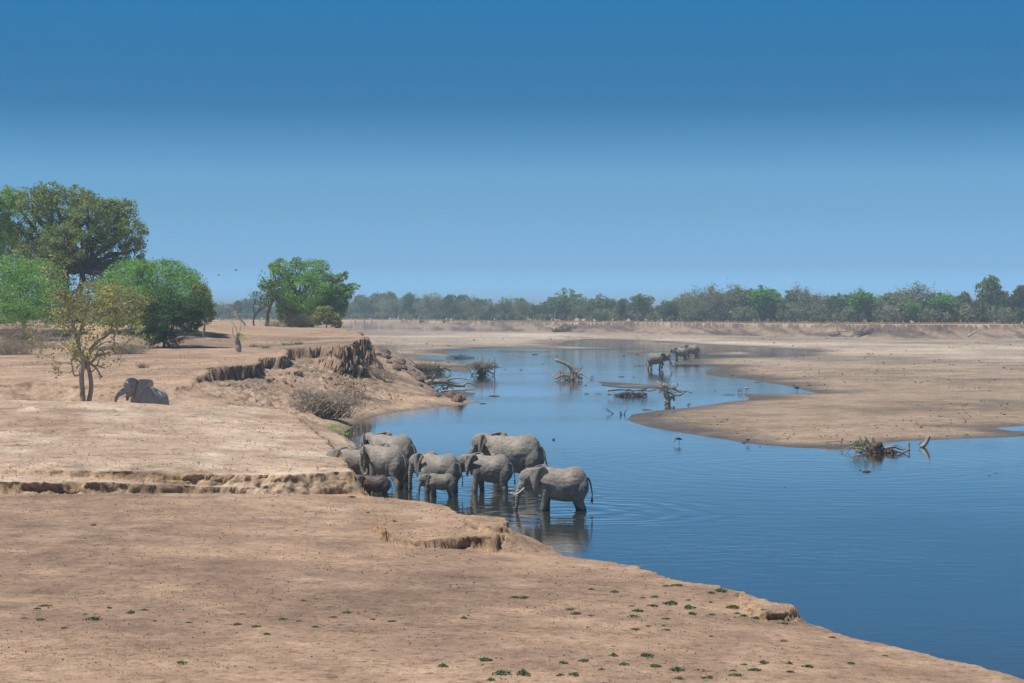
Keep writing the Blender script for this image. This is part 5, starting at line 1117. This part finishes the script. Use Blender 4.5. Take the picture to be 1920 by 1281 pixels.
def weeds():
    protos = []
    for k in range(6):
        r = np.random.default_rng(300 + k); n = 90; a = r.uniform(0, 2 * PI, n); d = r.uniform(0, 1, n) ** .8 * .13; lob = 1 + .25 * np.sin(a * 3 + k)
        C_ = np.stack([np.cos(a) * d * lob * 1.5, np.sin(a) * d * lob, .02 + (.16 - d) * .35 * r.uniform(.3, 1, n)], 1)
        protos.append(leaves('weed', C_, .030, M_WEED, None, .45 + r.normal(size=n) * .22, asp=.7, flat=.2, seed=k)); 
    first = [True] * 6; r = np.random.default_rng(310)
    for i, (a, b, w) in enumerate(WEEDS):
        k = i % 6; o = protos[k] if first[k] else protos[k].copy()
        if not first[k]: COL.objects.link(o)
        first[k] = False
        x, y = P(a, b, 1.0)
        for _ in range(4): z = ground_z(x, y); x, y = P(a, b, z)
        s = w * y / F / .18; o.location = (x, y, z - .01); o.scale = (s, s, s * r.uniform(.8, 1.5)); o.rotation_euler = (0, 0, r.uniform(0, 6.28))
        side = 'left' if a < 640 else 'middle' if a < 1020 else 'right'
        tag(o, 'low green weed rosette on the bare foreground soil, in the ' + side + ' part', 'weed', 'weeds dotted over the foreground soil')
weeds()
# --- dry litter: straw bits, leaf scraps and stalks
def litter():
    r = np.random.default_rng(320); n = 42000
    a = r.uniform(-120, 1500, n); b = 660 + r.uniform(0, 1, n) ** 1.2 * 640
    keep = (b > 925) | (a < 640 - (880 - b) * .6) ; a = a[keep]; b = b[keep]
    X = (a - 960) / F; zg = np.where(b > 925, .95, np.where(b > 760, 2.0, 4.2)); D = (10 - zg) * F / (b - 580); X = X * D
    for _ in range(3):
        Z = height(X, D); D = (10 - Z) * F / (b - 580); X = (a - 960) / F * D
    Z = height(X, D); m = (Z > .2) & (fbm(X, D, .25, 3, 8) > -.25 + .35 * (D < 96)); X, D, Z = X[m], D[m], Z[m]
    sz = np.interp(D, [45, 95, 150, 230], [.020, .035, .05, .07]) * r.uniform(.5, 1.6, len(X))
    o = leaves('leaf_litter', np.stack([X, D, Z + .02], 1), sz, M_STRAW, None, r.uniform(0, 1, len(X)) ** 1.3, asp=.5, flat=.6, seed=8); tag(o, 'dry leaf scraps and straw strewn over the bare soil', None, None, 'stuff')
    # dark pebbles and dung crumbs
    n = 5000; a = r.uniform(-120, 1500, n); b = 780 + r.uniform(0, 1, n) * 500; keep = (b > 925) | (a < 600); a = a[keep]; b = b[keep]; zg = np.where(b > 925, .95, 2.0); D = (10 - zg) * F / (b - 580); X = (a - 960) / F * D; Z = height(X, D); m = Z > .2; X, D, Z = X[m], D[m], Z[m]
    sz = np.interp(D, [45, 95, 150], [.016, .028, .04]) * r.uniform(.5, 2.0, len(X)); o = leaves('soil_crumbs', np.stack([X, D, Z + .01], 1), sz, M_CLOD, None, .5 + 0 * X, asp=.8, flat=.2, seed=9); tag(o, 'dark crumbs of soil and dung scattered on the bank', None, None, 'stuff')
    n = 2600; a = r.uniform(690, 2050, n); b = 632 + r.uniform(0, 1, n) * 208; D = 9.8 * F / (b - 580); X = (a - 960) / F * D; Z = height(X, D); m = (Z > .06) & (Z < .9) & (fbm(X, D * .5, .03, 3, 66) > -.1); X, D, Z = X[m], D[m], Z[m]
    o = leaves('sand_debris', np.stack([X, D, Z + .03], 1), np.interp(D, [150, 700], [.09, .38]) * r.uniform(.5, 2.2, len(X)), M_DRIFT_DARK, None, .5 + 0 * X, asp=.35, flat=.5, seed=10); tag(o, 'dark specks of stranded debris on the open river sand', None, None, 'stuff')
    # thin dry stalks on the middle terrace
    A = Acc(); n = 300
    for i in range(n):
        a = r.uniform(-60, 620); b = r.uniform(762, 878) if r.uniform() < .6 else r.uniform(662, 715); z = 2.1 if b > 760 else 4.2; x, y = P(a, b, z); z = float(height(np.array([x]), np.array([y]))[0])
        for q in range(r.integers(1, 4)):
            h_ = r.uniform(.08, .26); A.tube(np.array([(x, y, z), (x + r.normal() * .05, y, z + h_ * .5), (x + r.normal() * .12, y + r.normal() * .05, z + h_)]), [.010, .008, .004], None, 3, cap=False)
    o = A.build('dry_stalks', M_DRIFT_DARK); tag(o, 'thin dry stalks standing on the upper terraces', None, None, 'stuff')
litter()
# --- birds and antelope
def bird(label, px, py, z=0, s=1.0, yaw=0, down=False, mat=None, group=None):
    root, o, k = place('bird', label, 'bird', px, py, z, group, 0, R(yaw)); root.scale = (s, s, s); A = Acc(); m = mat or M_BIRD
    A.tube(np.array([(.34, 0, .50), (.22, 0, .54), (.0, 0, .58), (-.18, 0, .57), (-.26, 0, .55)]), [.02, .08, .13, .10, .04], None, 8)
    hp = [(-.18, 0, .60), (-.30, 0, .66), (-.36, 0, .50 if down else .82), (-.44, 0, .34 if down else .88)]; A.tube(catmull(hp, 4), np.linspace(.05, .035, len(catmull(hp, 4))), None, 6); A.build('body', m, root)
    A = Acc(); e = hp[-1]; A.tube(np.array([e, (e[0] - .10, 0, e[2] - (.14 if down else .02)), (e[0] - .18, 0, e[2] - (.24 if down else .05))]), [.025, .015, .005], None, 5); A.build('bill', M_BIRD, root)
    for sy in (.05, -.05):
        A = Acc(); A.tube(np.array([(.02, sy, .50), (.03, sy, .25), (.02, sy, -.02)]), .016, None, 4); A.build('leg', M_BIRD, root)
    return root
bird('dark wading bird feeding with bowed head off the near sandbank', 1273, 833, 0, .7, 0, True)
bird('upright dark bird at the tip of the narrow inlet', 1494, 737, 0, 1.1, 20)
bird('pale upright bird in the inlet left of the dark one', 1399, 737, 0, 1.0, 0, mat=M_BIRD_W)
bird('small brown bird at the water edge below the near sandbank', 1402, 831, .05, .45, 180)
for i in range(14):
    r_ = random.Random(400 + i); bird('tiny pale wading bird in the far flock on the sand', 1058 + i * 3.9 + r_.uniform(-1, 1), 636.5 + r_.uniform(-1.2, 1.0), .1, 1.2, r_.choice((0, 180, 40)), r_.random() < .5, M_BIRD_W, 'flock of pale birds far away on the sand')
def flying(label, px, py, D, s):
    c = PD(px, py, D); root = empty('bird', tuple(c), R(20), label, 'bird'); root.scale = (s, s, s); A = Acc(); A.tube(np.array([(-.3, 0, 0), (-.1, 0, .02), (.1, 0, .02), (.35, 0, 0)]), [.03, .08, .08, .02], None, 6); A.build('body', M_BIRD, root)
    for sg in (1, -1): npmesh('wing', [(-.12, 0, .03), (.12, 0, .03), (.16, sg * .45, .18), (-.05, sg * .5, .20), (.14, sg * .95, .08), (.04, sg * .9, .10), (-.12, 0, .01), (.12, 0, .01)], [np.array([[0, 1, 2, 3]]), np.array([[3, 2, 4, 5]])], M_BIRD, root)
flying('small bird flying left of the spreading tree, the right one of two', 442, 507, 180, .42)
flying('small bird flying left of the spreading tree, the left one of two', 410, 516, 185, .36)
def antelope():
    root, o, k = place('antelope', 'small orange-brown antelope standing on the sand beyond the cliff', 'antelope', 702, 657, .25); A = Acc()
    A.tube(np.array([(.62, 0, .92), (.5, 0, .88), (.1, 0, .82), (-.4, 0, .86), (-.58, 0, .95)]), [.08, .2, .21, .2, .12], [.07, .15, .17, .15, .1], 8); A.tube(np.array([(-.5, 0, .95), (-.72, 0, 1.12), (-.80, 0, 1.28)]), [.14, .09, .08], None, 6); A.tube(np.array([(-.76, 0, 1.30), (-.92, 0, 1.24), (-1.02, 0, 1.18)]), [.08, .06, .03], None, 6)
    for x in (-.42, .46):
        for y in (.1, -.1): A.tube(np.array([(x, y, .85), (x + .03, y, .5), (x + (.04 if x > 0 else 0), y, .25), (x, y, 0)]), [.09, .045, .03, .03], None, 5)
    b = A.build('body', M_FUR, root)
    for sg in (1, -1): A = Acc(); A.tube(np.array([(-.76, sg * .05, 1.36), (-.70, sg * .12, 1.46)]), [.04, .01], None, 4); A.build('ear', M_FUR, root)
antelope()
